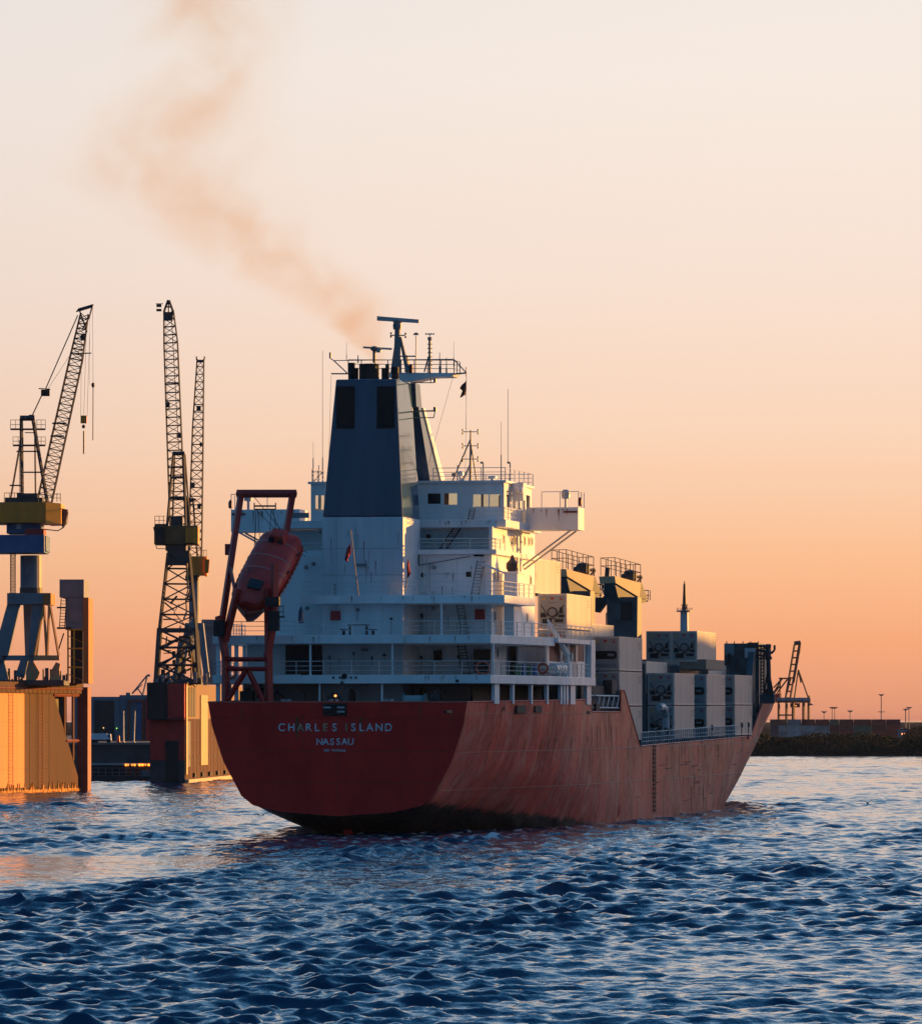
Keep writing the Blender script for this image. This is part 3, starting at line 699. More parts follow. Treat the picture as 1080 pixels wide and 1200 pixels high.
def signal_mast():
    X = 26
    def P(px, py, x=X): return sx(px, py, x)
    m = MB(); m.tube(P(551, 566), P(551.3, 504), .13, 8, .06); m.tube(P(551, 515), P(530, 564), .06, 6); m.tube(P(551, 515), P(558.5, 565), .06, 6); m.tube(P(551, 545, 26), P(541, 565, 24), .1, 6)
    for py, hw in ((506, 9), (522.5, 9), (538, 9)):
        m.tube(P(551-hw, py), P(551+hw, py), .035, 5)
        for s in (-hw, hw): m.tube(P(551+s, py-3.2), P(551+s, py-.8), .07, 6); m.tube(P(551+s, py+.8), P(551+s, py+3.2), .07, 6)
    m.box(26-.3, 26.3, P(535, 0).y-.0, P(530, 0).y, P(0, 563).z, P(0, 559).z)
    m.build('signal_mast', STEEL, ship)
    for px, b, t, r in ((566, 566, 542, .06), (587, 566, 533, .05), (587, 533, 494, .018), (597.5, 566, 542, .06), (595, 542, 456, .022), (546, 504, 440, .012), (536, 566, 545, .05), (367, 568, 537, .05), (378, 568, 536, .05), (378, 536, 411, .02), (373.5, 568, 545, .04), (367, 537, 518, .015)):
        m = MB(); m.tube(P(px, b), P(px, t), r, 5, r*.8)
        if px in (566, 597.5): q = P(px-1.5, t+.5); m.box(q.x-.1, q.x+.1, q.y-.12, q.y+.12, q.z-.06, q.z+.1)
        m.build('whip_antenna', STEEL, ship)
    m = MB(); m.tube(P(366, 553), P(380, 553), .03, 4); m.tube(P(368, 564), P(379, 552), .04, 4); m.build('aerial_bracket', STEEL, ship)
    m = MB(); m.tube(sx(531, 440, 18.3), sx(495, 568, 21), .012, 4); m.tube(sx(388, 440, 18.3), sx(385, 545, 18), .012, 4); m.build('stay_wire', STEEL, ship)
signal_mast()
def foremast():
    def P(px, py): return sx(px, py, 174)
    m = MB(); a, b = P(796.5, 742), P(807, 742); c, d = P(797.5, 716), P(805.5, 716)
    w_ = 1.0
    m.hexa([(173.5, b.y, 10), (174.5, b.y, 10), (174.5, a.y, 10), (173.5, a.y, 10)], [(173.6, d.y, d.z), (174.4, d.y, d.z), (174.4, c.y, d.z), (173.6, c.y, d.z)])
    fm = m.build('foremast', LSTEEL, ship)
    m = MB(); m.lathe(P(801.6, 717), [(.85, 0), (.85, .14)], 14); m.build('platform', STEEL, fm)
    m = MB(); 
    for i in range(8):
        t = i/8*2*math.pi; q = P(801.6, 716)+Vector((math.cos(t)*.8, math.sin(t)*.8, 0)); m.tube(q, q+Vector((0, 0, .35)), .03, 4)
    q = P(801.6, 712)
    m.tube(P(797, 709), P(806, 709), .04, 4); m.tube(P(798, 716), P(801.6, 700), .05, 4); m.tube(P(805.5, 716), P(801.6, 700), .05, 4)
    m.build('top_railing', STEEL, fm)
    m = MB(); m.tube(P(801.6, 716), P(801.6, 684), .24, 8, .12); m.tube(P(801.6, 684), P(801.6, 681), .05, 5); m.build('topmast', CDARK, fm)
foremast()

# ------------------------------------------------------------------ lifeboat davit (part of the ship) and lifeboat
def davit():
    A = lambda px, py, x: sx(px, py, x)
    m = MB(); TL, TR = A(282.5, 578.5, 12.0), A(343, 578.5, 12.0)
    BL, BR = A(259, 737, 3.4), A(316, 737, 3.4)
    for s, T, B in ((0, TL, BL), (1, TR, BR)):
        m.bar(T, B, .42)
    m.bar(TL+Vector((0, .35, 0)), TR+Vector((0, -.3, 0)), .46)
    # lower legs, straight down to the poop
    for a, b in (((256.5, 722), (264.5, 770)), ((264.5, 768), (265, 826)), ((279, 690), (263.5, 752)), ((314, 690), (315.5, 826)), ((322, 722), (313, 770)), ((322, 660), (321, 722))):
        m.bar(A(*a, 3.4), A(*b, 3.2), .46)
    m.bar(A(263, 772.5, 3.2), A(314, 772.5, 3.2), .26); m.bar(A(264, 784, 3.2), A(314, 784, 3.2), .26)
    m.bar(A(288, 786, 3.2), A(267, 820, 3.0), .32); m.bar(A(291, 786, 3.2), A(309, 822, 3.0), .32)
    m.bar(A(270, 665, 7), A(277, 700, 3.4), .2)
    m.box(9, 9.5, A(265, 0, 9).y-.5, A(265, 0, 9).y+.1, A(0, 652, 9).z, A(0, 639, 9).z)
    d = m.build('lifeboat_davit', RED, ship, bevel=.02)
    m = MB(); q = A(316, 705, 3); m.box(2.7, 3.2, q.y-.8, q.y+.3, q.z-.35, q.z+.35); q = A(257, 735, 3); m.box(2.8, 3.3, q.y-.4, q.y+.4, q.z-.7, q.z+.5)
    q = A(321, 730, 3); m.box(2.8, 3.3, q.y-.4, q.y+.4, q.z-.6, q.z+.9)
    m.build('hydraulic_ram', BLACK, d)
    m = MB(); a, b = A(298, 593, 11), A(323, 593, 11); m.tube(a, b, .07, 6); m.tube(a-Vector((0, 0, .25)), b-Vector((0, 0, .25)), .05, 6)
    for q in (a, b): m.tube(q-Vector((0, 0, .25)), q+Vector((0, 0, .25)), .05, 5)
    for px, py, px2, py2 in ((300, 597, 299, 640), (302, 597, 305, 640), (318, 597, 315, 640), (320, 597, 326, 640), (296, 580, 345, 640), (345, 640, 358, 652), (335, 628, 360, 648), (300, 597, 330, 628), (298, 640, 300, 600), (318, 598, 336, 640)):
        m.tube(A(px, py, 10.8), A(px2, py2, 9), .025, 4)
    m.build('hoisting_tackle', CDARK, d)
    m = MB()
    for z in (0, .4, .8): m.tube(A(316, 723, 3)+Vector((0, 0, z)), A(332, 723, 3)+Vector((0, 0, z)), .03, 4)
    for px in (322, 327, 332): m.tube(A(px, 723, 3), A(px, 723, 3)+Vector((0, 0, .9)), .03, 4)
    m.box(2.8, 3.6, A(332, 0, 3).y, A(318, 0, 3).y, A(0, 725, 3).z, A(0, 723, 3).z)
    m.build('access_platform', CDARK, d)
davit()
def lifeboat():
    # boat frame: x towards the bow (nose down, pointing aft and outboard), y across, z up through the canopy
    nose = toworld(sx(291, 714, 3.2)); tail = toworld(sx(332, 636, 9.2))
    ax = (nose-tail).normalized(); L = (nose-tail).length*1.06
    up = Vector((-.10, -1.0, .62)); up = (up-ax*up.dot(ax)).normalized(); side = up.cross(ax)
    M = Matrix((ax, side, up)).transposed().to_4x4(); M.translation = tail
    root = empty('lifeboat', label='orange enclosed free-fall lifeboat hanging nose down in the red stern davit', cat='lifeboat'); root.matrix_world = M
    n = 18; hull, can = [], []
    keyx = [0, .06, .3, .55, .78, .92, 1.0]
    hw = [1.55, 1.75, 1.85, 1.85, 1.72, 1.20, .06]; kl = [-1.3, -1.5, -1.6, -1.6, -1.6, -1.5, -.9]; sh = [.10, .05, .0, .0, .02, .05, .05]; ch = [1.1, 1.35, 1.5, 1.4, 1.15, .85, .75]; cw = [1.5, 1.7, 1.8, 1.8, 1.66, 1.35, 1.0]
    for i in range(25):
        t = i/24; x = t*L; a, k_, s_, c_ = (np.interp(t, keyx, q) for q in (hw, kl, sh, ch))
        row = []
        for j in range(9):
            u = j/8*2-1; row.append((x, u*a, s_+(k_-s_)*(1-abs(u)**1.6)))
        hull.append(row)
        row = []; ac = np.interp(t, keyx, cw)
        for j in range(13):
            u = math.pi*j/12; row.append((x*.90, ac*math.cos(u), s_+c_*(math.sin(u)**.55)))
        can.append(row)
    m = MB(); m.grid([list(reversed(r)) for r in hull]); m.add([(p) for p in hull[0]], [tuple(range(9))])
    m.grid([[(t*L, -np.interp(t, keyx, hw), .03), (t*L, np.interp(t, keyx, hw), .03)] for t in np.linspace(.7, 1, 8)])
    m.build('boat_hull', mat('boat_hull_dark_red', (.26, .012, .010), .35, var=.15), root, smooth=True)
    m = MB(); m.grid([list(reversed(r)) for r in can]); m.add(can[0], [tuple(range(13))]); e_ = can[-1]; m.grid([list(reversed(e_)), list(reversed([(x+.22, y*.72, z*.78+.02) for x, y, z in e_]))]); m.add([(x+.22, y*.72, z*.78+.02) for x, y, z in e_], [tuple(range(12, -1, -1))])
    m.build('canopy', ORANGE, root, smooth=True)
    m = MB()
    for s in (-1, 1):
        pts = [(t*L, s*(np.interp(t, keyx, hw)+.05), .04) for t in np.linspace(0, 1, 16)]; m.path(pts, .08, 6)
    m.build('fender', mat('fender_faded', (.40, .08, .05), .6), root)
    m = MB()
    for s in (-1, 1):
        for t in np.linspace(.04, .93, 15):
            y = s*(np.interp(t, keyx, hw)+.10); m.box(t*L-.12, t*L+.12, y-.02, y+.02, .10, .17)
    for t in (.2, .42, .6):
        cz_ = np.interp(t, keyx, ch); w_ = np.interp(t, keyx, cw); P_ = [(t*L*.9, w_*1.012*math.cos(math.pi*j/16), cz_*1.012*math.sin(math.pi*j/16)**.55) for j in range(1, 16)]; m.path(P_, .025, 4)
    m.build('reflective_tape', mat('tape_pale', (.62, .55, .5), .5), root)
    # conning tower near the stern with two windows facing the bow
    m = MB(); m.hexa([(.5, -.75, 1.0), (1.9, -.75, 1.1), (1.9, .75, 1.1), (.5, .75, 1.0)], [(.6, -.55, 1.95), (1.45, -.55, 1.95), (1.45, .55, 1.95), (.6, .55, 1.95)])
    t = m.build('conning_tower', ORANGE, root, bevel=.08)
    for s in (-1, 1):
        m = MB(); m.hexa([(1.80, s*.36-.2, 1.33), (1.86, s*.36-.2, 1.33), (1.86, s*.36+.2, 1.33), (1.80, s*.36+.2, 1.33)], [(1.56, s*.36-.2, 1.78), (1.62, s*.36-.2, 1.78), (1.62, s*.36+.2, 1.78), (1.56, s*.36+.2, 1.78)])
        m.build('window', DGLASS, t)
    m = MB(); hx = L*.74; zt = np.interp(.74, keyx, ch)
    m.hexa([(hx-.35, -.6, zt-.05), (hx+.5, -.5, zt-.22), (hx+.5, .5, zt-.22), (hx-.35, .6, zt-.05)], [(hx-.35, -.6, zt+.10), (hx+.5, -.5, zt-.06), (hx+.5, .5, zt-.06), (hx-.35, .6, zt+.10)])
    m.build('hatch', DGLASS, root)
    m = MB()
    for i in range(4):
        x = 1.6+i*1.1; 
        for s in (-1, 1): m.tube((x, s*.95, 1.25), (x+.5, s*.95, 1.25), .04, 5)
    for x in (1.7, 3.9): m.hexa([(x, 1.38, .3), (x+.5, 1.38, .3), (x+.5, 1.5, .3), (x, 1.5, .3)], [(x-.2, 1.9, .8), (x, 1.9, .8), (x, 1.95, .8), (x-.2, 1.95, .8)])
    m.build('grab_rail', CDARK, root)
lifeboat()

# ------------------------------------------------------------------ things standing or hanging on the ship
def shipthing(name, p, label, cat, group=None):
    return empty(name, toworld(p), SHIP_RZ, label, cat, group)
def bench_table():
    p = sx(420, 744, 7.5); t = shipthing('picnic_table', (7.5, p.y, Z2), 'small dark picnic table with two benches on the white aft deck', 'table')
    m = MB(); m.box(-.4, .4, -.8, .8, .78, .84); m.build('tabletop', CDARK, t)
    m = MB(); 
    for y in (-.65, .65): m.box(-.3, .3, y-.04, y+.04, 0, .78)
    m.build('leg', CDARK, t)
    for s in (-1, 1):
        m = MB(); m.box(-.7, .7, s*1.15-.55*0-.2, s*1.15+.2, .42, .48); m.box(-.1, .1, s*1.15-.1, s*1.15+.1, 0, .42); m.build('bench', CDARK, t)
bench_table()
def flag(pole_a, pole_b, x, pts, label, parent_ship_pole=True, mtl=FLAGR, name='flag'):
    if pole_a:
        m = MB(); m.tube(sx(*pole_a, x), sx(*pole_b, x), .035, 6); m.build('flagstaff', CDARK, ship)
    P = [sx(px, py, x-.05) for px, py in pts]; n = 7
    half = len(P)//2; A, B = P[:half], P[half:][::-1]
    rows = []
    for i in range(half):
        rows.append([A[i].lerp(B[i], j/(n-1))+Vector((.14*math.sin(j*1.3+i), 0, 0)) for j in range(n)])
    m = MB(); m.grid([[toworld(q) for q in r] for r in rows]); o = m.build(name, mtl, smooth=True)
    s = o.modifiers.new('thick', 'SOLIDIFY'); s.thickness = .02
    tag(o, label, 'flag'); return o
flag((411, 621), (420, 698), 7, [(410.5, 636), (411, 648), (407, 655), (413, 633.5), (412.5, 643), (408.5, 659)][0:3]+[(407.5, 659), (403.5, 656), (405, 646)][0:3], 'red ensign drooping from the leaning staff in front of the white casing')
flag((480, 655), (475, 692), 9.5, [(477, 655), (476, 666), (477, 673), (478, 678), (481, 672), (479, 660)], 'small red flag beside the right edge of the white casing')
fl = flag(None, None, 18.3, [(545.6, 446), (545.6, 455), (545, 463), (539, 466), (541.5, 458), (538, 455)], 'small dark courtesy flag flying below the radar platform', mtl=mat('flag_dark', (.16, .05, .03), .8))
m = MB(); m.tube(sx(546.5, 437, 18.3), sx(545, 560, 26), .012, 4); m.build('signal_halyard', STEEL, ship)

def life_raft():
    p = sy(651, 791, -12.0); t = shipthing('life_raft_canister', (p.x, -12.2, Z1), 'white life raft canister lashed on a cradle at the starboard rail', 'life raft')
    m = MB(); m.lathe((-2.6, 0, .62), [(.15, 0), (.42, .12), (.46, .3), (.46, 4.9), (.42, 5.08), (.15, 5.2)], 16, 'x'); m.build('canister', mat('raft_white', (.78, .78, .76), .35), t, smooth=False)
    m = MB()
    for x in (-1.8, -.6, .6, 1.8): m.lathe((x-.06, 0, .62), [(.47, 0), (.485, .02), (.485, .12), (.47, .14)], 16, 'x')
    m.build('lashing_strap', BLACK, t)
    m = MB()
    for x in (-1.6, 1.6): m.box(x-.1, x+.1, -.45, .45, 0, .3)
    m.build('cradle', WHITE, t)
life_raft()
m = MB(); # store davit
p = sy(664, 791, -12.0); a = toworld((p.x, -12.0, Z1)); 
q = sy(664, 766, -12.0); r = sy(642, 727, -12.0)
m.tube((p.x, -12, Z1), (p.x, -12, q.z), .28, 8, .22); m.tube(q, r, .30, 6, .10); m.tube(r, r-Vector((0, 0, .8)), .03, 4)
o = m.build('raft_davit', WHITE, ship)
m = MB(); m.lathe((p.x+1.5, -12.2, sy(669, 770, -12).z), [(.35, 0), (.35, .3)], 12, 'y'); m.build('winch_drum', LSTEEL, o)
def lifebuoy(px, py, x, label, r=.36):
    p = sx(px, py, x); m = MB(); n, k = 20, 8; P = []
    for i in range(n+1):
        t = 2*math.pi*i/n; P.append([toworld((p.x+.09*math.sin(2*math.pi*j/k), p.y+(r+.09*math.cos(2*math.pi*j/k))*math.cos(t), p.z+(r+.09*math.cos(2*math.pi*j/k))*math.sin(t))) for j in range(k)])
    m.grid(P, close=True); o = m.build('lifebuoy', mat('buoy_orange', (.6, .10, .04), .5), smooth=True); tag(o, label, 'lifebuoy'); return o
lifebuoy(636, 783, 16.4, 'orange lifebuoy on the starboard rail left of the white life raft canister')
lifebuoy(565.5, 783, 5.3, 'red lifebuoy hanging on the aft rail by the corner post', r=.5)
lifebuoy(270, 788, 4.7, 'dark red lifebuoy on the port rail behind the davit legs', r=.45)
k = 0
for px, cm, lab in ((606, GREENP, 'green drum at the aft end of the row behind the starboard rail'), (612, BLUEP, 'blue drum second in the row behind the starboard rail'), (619, GREENP, 'green drum third in the row behind the starboard rail'), (625, BLUEP, 'blue drum nearest the lifebuoy in the row behind the starboard rail')):
    p = sy(px, 790, -11.2); m = MB(); m.lathe(toworld((p.x, -11.2, Z1)), [(.30, 0), (.32, .03), (.30, .06), (.30, .3), (.32, .33), (.30, .36), (.30, .60), (.32, .63), (.30, .66), (.30, .88), (.32, .9)], 14)
    o = m.build('oil_drum', cm, bevel=0); tag(o, lab, 'drum', 'drums behind the starboard rail')
# mooring winch and bollards on the poop
w_ = sx(484, 822, 3.2)
m = MB(); m.lathe((3.2, w_.y-1.0, 9.95), [(.15, 0), (.85, .01), (.85, .08), (.62, .12), (.62, 1.6), (.85, 1.64), (.85, 1.72), (.15, 1.74)], 18, 'y'); m.build('mooring_winch', TEAL, ship)
m = MB()
for i in range(9): m.lathe((3.2, w_.y-.86+i*.17, 9.95), [(.62, 0), (.69, .04), (.69, .12), (.62, .16)], 18, 'y')
m.build('mooring_rope', mat('rope_grey', (.30, .36, .36), .8), ship)
for px in (335, 391, 455): 
    p = sx(px, 823, 1.2)
    for d in (-.2, .2): m = MB(); m.lathe((1.2, p.y+d, 9.2), [(.14, 0), (.14, 1.0), (.19, 1.02), (.19, 1.12)], 10); m.build('bollard', LSTEEL, ship)
m = MB(); p = sx(401, 800, 1.5); m.tube((1.5, p.y, 9.2), (1.5, p.y, p.z), .06, 6); m.box(1.4, 1.6, p.y-.12, p.y+.12, p.z-.15, p.z+.1); m.build('stern_light_post', CDARK, ship)
m = MB(); p = sx(393, 816, .6); m.lathe((.6, p.y, p.z-.05), [(.03, 0), (.09, .04), (.09, .14), (.03, .18)], 8); m.build('stern_lamp', mat('lamp_lit', (.9, .5, .2), .5, emit=((1., .30, .06), 1.6)), ship)
m = MB(); p = sx(392, 823, .6); m.tube((.62, p.y, 9.3), (.62, p.y, sx(0, 817, .6).z), .07, 6); m.build('lamp_post', CDARK, ship)
for a, b, t, bb, x in ((281, 296, 806, 823, 8), (318, 330, 809, 823, 7), (384, 396, 812, 823, 6), (408, 414, 807, 823, 8), (504, 515, 808, 823, 6), (350, 356, 808, 823, 6)):
    p, q = sx(a, t, x), sx(b, bb, x); m = MB(); m.box(x, x+.9, q.y, p.y, 9.2, p.z-.25); m.tube((x+.4, (p.y+q.y)/2, p.z-.3), (x+.4, (p.y+q.y)/2, p.z), .22, 8)
    m.build('deck_machinery', mat('machinery_dark', (.05, .055, .06), .6, col2=(.25, .03, .02), thr=.62), ship)
m = MB()
for a in (275, 283, 290, 297): p = sx(a, 0, 12); m.tube((5.3, sx(a, 0, 5.3).y, Z1), (5.3, sx(a, 0, 5.3).y, Z1+1.0), .03, 4)
m.build('rail_stanchion', RAIL, ship)
m = MB(); p = sx(353, 722, 7); m.tube((7, p.y, p.z+.7), (7, p.y, 17.7), .02, 4); m.lathe((7, p.y, p.z-.55), [(.2, 0), (.26, .2), (.22, .9), (.08, 1.25)], 10); m.build('hanging_lantern', NAVY, ship)
# black day-shapes on slab 1
for px, r in ((403.5, .22), (390.5, .09), (398, .09), (411, .09), (417, .09)):
    p = sx(px, 794, 4.9); m = MB(); m.lathe((4.85, p.y, p.z-(0 if r < .2 else -.1)), [(r*.5, 0), (r, .03), (r, .08)], 10, 'x'); m.build('deck_lamp', BLACK, ship)
p = sx(536.5, 798, 4.9); m = MB(); m.lathe((4.6, p.y, p.z), [(.12, 0), (.12, .1)], 10, 'x'); m.build('deck_lamp', BLACK, ship)

zt_pair = (13.46, 14.40)
# gangway in the side recess
m = MB(); a = sy(694, 818, -12.3); b = sy(722, 818, -12.3)
za, zb_ = 9.75, 10.75
for z in (za, zb_): m.tube((a.x, -12.5, z), (b.x, -12.5, z), .07, 4); m.tube((a.x, -11.8, z), (b.x, -11.8, z), .07, 4)
n = 10
for i in range(n):
    x0, x1 = a.x+(b.x-a.x)*i/n, a.x+(b.x-a.x)*(i+1)/n; z0, z1 = (za, zb_) if i % 2 else (zb_, za); m.tube((x0, -12.5, z0), (x1, -12.5, z1), .05, 4)
m.build('gangway', LSTEEL, ship)
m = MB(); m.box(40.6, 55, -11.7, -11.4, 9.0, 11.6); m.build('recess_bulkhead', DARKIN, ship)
m = MB(); p = sy(724, 812, -12.2); m.box(52.5, 56.5, -12.3, -11.5, 10.9, 12.1); m.build('locker', DARKIN, ship)
# rail along the low waist
pts = [(x, -hb(x, sheer(x))+.12, sheer(x)+.02) for x in np.arange(67, 137, 5.)]
railing('waist_railing', pts, h=1.15, step=1.3, r=.035, m=LSTEEL, rails=(1, .6, .3))
m = MB()
for x in np.arange(68, 136, .45):
    if (int(x*3) % 23) < 3: continue
    z = sheer(x); m.tube((x, -12.35, z), (x, -12.35, z+1.05), .018, 4)
m.build('waist_grating', STEEL, ship)
# hatch coamings the containers stand on
for a, b in ((41.5, 55), (56, 68.5), (85.5, 98.5), (105.5, 118.5), (124, 136.5)):
    m = MB(); m.box(a+.3, b-.3, -9.6, 11.5, 5.8, 6.9 if a > 50 else 13.2); m.build('hatch_coaming', TEALD, ship)
for x in (55.1, 68.6, 85.2, 98.7, 105.1, 118.6, 123.7, 137.0):
    m = MB(); m.box(x, x+.25, -9.9, 11, 6.4, 13.8 if x > 60 else 15.5)
    m.build('lashing_bridge', TEALD, ship)
m = MB(); m.box(105.9, 117.8, -12.35, -6.0, zt_pair[0], zt_pair[1]); m.build('hatch_cover', mat('cover_brown', (.25, .18, .14), .6), ship)
# curved vent pipe
m = MB(); q = [sy(px, py, -11.9) for px, py in ((772, 829), (776, 828), (779, 832), (780, 840), (780, 862))]; m.path(q, .32, 8); m.build('gooseneck_vent', LSTEEL, ship)
for px in (764.5, 779, 831, 866, 874):
    p = sy(px, 868, -12.2); m = MB(); m.lathe((p.x, -12.3, sheer(p.x)-.3), [(.16, 0), (.16, 1.2), (.26, 1.25), (.26, 1.6), (.1, 1.75)], 10); m.build('tank_vent', CDARK, ship)

# ------------------------------------------------------------------ ship's cargo cranes
def cargo_crane(x, y):
    """built round its pedestal axis; px helper measured at x=102"""
    def P(px, py, dx=0): 
        q = sx(px, py, 102+dx); return Vector((q.x-102+x, q.y+5.2+y, q.z))
    m = MB(); pb = [(x-1.3, y-1.35), (x+1.3, y-1.35), (x+1.3, y+1.3), (x-1.3, y+1.3)]
    c = P(733, 700)
    m.hexa([(a*1., b, 6) for a, b in pb], [(x+(a-x)*1.0, y+(b-y)*1.1, c.z) for a, b in pb])
    cr = m.build('cargo_crane', TEALD, ship)
    m = MB(); a, b = P(727, 705, -1.6), P(740, 726, -1.6); m.box(x-1.62, x-1.4, b.y, a.y, b.z, a.z)
    m.build('louvre', BLACK, cr)
    m = MB(); m.box(x-1.55, x-1.45, P(744, 0).y, P(723, 0).y, P(0, 730).z, P(0, 703).z); m.build('louvre_frame', TEALD, cr)
    # slewing head turned about 45 degrees so its long side looks to starboard-aft
    def H(px, py):                        # point on the plane through the axis whose normal looks starboard-aft
        q = P(px, py); dy = q.y-y; u = -dy/.62
        return Vector((x+u*.866, y-u*.50, q.z))
    side = [H(712, 676), H(742, 683), H(740, 700), H(713, 684)]
    nrm = Vector((-.50, -.866, 0)); 
    m = MB(); m.prism([p+nrm*.9 for p in side], -nrm*1.9); m.build('jib_head', mat('crane_cream', (.66, .46, .26), .45, var=.08), cr)
    m = MB(); m.prism([p+nrm*.8 for p in (H(713, 684.5), H(740, 700.5), H(749, 703), H(747, 706), H(718, 706))], -nrm*1.7); m.prism([p+nrm*.88 for p in (H(742.3, 683), H(750, 702), H(740.3, 701))], -nrm*1.8); m.build('slewing_column', TEALD, cr)
    m = MB(); top = [H(713, 675)+nrm*.8, H(742, 682)+nrm*.8, H(742, 682)-nrm*.9, H(713, 675)-nrm*.9, H(713, 675)+nrm*.8]
    for i, (a, b) in enumerate(zip(top, top[1:])):
        k = 5 if i % 2 == 0 else 2
        for j in range(k+1):
            q = a.lerp(b, j/k); m.tube(q, q+Vector((0, 0, 1.65)), .035, 4)
        for h in (1.65, .9): m.tube(a+Vector((0, 0, h)), b+Vector((0, 0, h)), .03, 4)
    m.build('head_railing', CDARK, cr)
    m = MB(); q = H(738, 681); m.lathe(q, [(.5, 0), (.6, .2), (.6, .9), (.3, 1.05)], 10); m.tube(H(744, 684), H(751, 676), .12, 5); m.tube(H(744, 690), H(751, 684), .08, 5); m.tube(H(750, 676), H(749, 690), .06, 4); m.tube(H(742, 676), H(750, 675), .15, 5)
    m.tube(H(730, 676), H(742, 679), .35, 6); m.build('winch_machinery', CDARK, cr)
    m = MB(); a = H(757, 703); m.box(a.x-.6, a.x+.6, a.y-.2, a.y+.9, a.z-.1, a.z); 
    for d in ((-.6, -.2), (.6, -.2), (.6, .9), (-.6, .9)): m.tube(a+Vector((*d, 0)), a+Vector((*d, .95)), .035, 4)
    for h in (.5, .95): m.path([a+Vector((-.6, -.2, h)), a+Vector((.6, -.2, h)), a+Vector((.6, .9, h)), a+Vector((-.6, .9, h)), a+Vector((-.6, -.2, h))], .03, 4)
    m.build('crane_platform', STEEL, cr)
    if x > 90:
        m = MB(); m.bar(P(711.5, 665), P(708.5, 704), .30); m.prism([P(695, 700), P(712, 700), P(712, 704), P(702, 718), P(695, 717)], (.8, 0, 0)); m.build('jib_rest', CDARK, cr)
        m = MB()
        for px in (696, 703): m.tube(P(px, 700), P(px, 684), .05, 4)
        for py in (685, 691): m.tube(P(695, py), P(709, py), .04, 4)
        m.tube(P(710, 718), P(710, 742), .05, 4); m.build('jib_rest_railing', STEEL, cr)
cargo_crane(77, -5.0); cargo_crane(102, -5.2)

# forward machinery house and lattice by the forecastle
def fore_block():
    x = 143
    m = MB(); a, b = sx(848, 754, x), sx(889, 754, x); m.box(x, x+6, b.y+.02, a.y, 9, a.z)
    fb = m.build('forward_crane_house', TEALD, ship, bevel=.05)
    def patchf(a_, b_, t, bo, mt, d): p, q = sx(a_, t, x), sx(b_, bo, x); k = MB(); k.box(x-d, x, q.y, p.y, q.z, p.z); return k.build('equipment_box', mt, fb)
    patchf(873, 885.5, 759.5, 771, LSTEEL, .6); patchf(849, 860, 755, 768, STEEL, .15); patchf(852, 856, 766, 779, BLACK, .2); patchf(864, 872, 757, 766, CDARK, .4); patchf(876, 889, 753, 758, CDARK, .5)
    patchf(860, 866, 772, 786, CDARK, .1)
    m = MB(); P = lambda px, py, xx=x: sx(px, py, xx)
    for px in (891, 894.5): m.tube(P(px, 757), P(px, 815), .07, 4)
    py = 760
    while py < 815: m.tube(P(891, py), P(894.5, py), .05, 4); py += 4
    m.tube(P(899.5, 760), P(901, 814), .22, 6); m.tube(P(898.5, 790), P(894.5, 814), .1, 5); m.tube(P(901, 790), P(905.5, 814), .1, 5); m.tube(P(893, 814), P(906, 814), .15, 5)
    m.tube(P(885, 757), P(903, 757), .14, 5); m.tube(P(885, 761), P(903, 765), .14, 5); m.tube(P(885, 767), P(903, 770), .1, 5); m.tube(P(903, 766), P(907, 762), .12, 5); m.tube(P(907, 762), P(907, 756), .12, 5); m.tube(P(897, 770), P(902, 780), .1, 5)
    m.tube(P(888, 772), P(904, 772), .08, 5); m.tube(P(896, 757), P(903, 772), .14, 5); m.tube(P(902, 757), P(893, 772), .1, 5); m.box(x, x+.6, P(902, 0).y, P(897, 0).y, P(0, 770).z, P(0, 757).z)
    m.box(x, x+.5, P(904.5, 0).y, P(896, 0).y, P(0, 814).z, P(0, 808).z)
    for px in (851, 860, 870, 879, 888): m.tube(P(px, 754), P(px, 751.5), .05, 4)
    m.build('lattice_mast', CDARK, fb)
    m = MB(); a, b = P(890, 814), P(907.5, 824.5); m.box(x-.2, x-.05, b.y, a.y, b.z, a.z); m.build('breakwater', TEALD, fb)
    m = MB(); m.tube(P(888, 814), P(907.5, 814), .06, 4); m.build('edge_trim', CREAM, fb)
    m = MB(); m.hexa([(136.8, -11.9, 7.0), (143, -11.9, 7.0), (143, -11.3, 7), (136.8, -11.3, 7)], [(141.5, -11.9, 15.5), (143, -11.9, 15.5), (143, -11.3, 15.5), (141.5, -11.3, 15.5)]); m.build('forecastle_bulkhead', TEALD, ship)
    m = MB(); m.box(141, 142.8, -12.0, 11.5, 6.5, 10.3); m.build('forecastle_bulkhead', TEALD, ship)
fore_block()

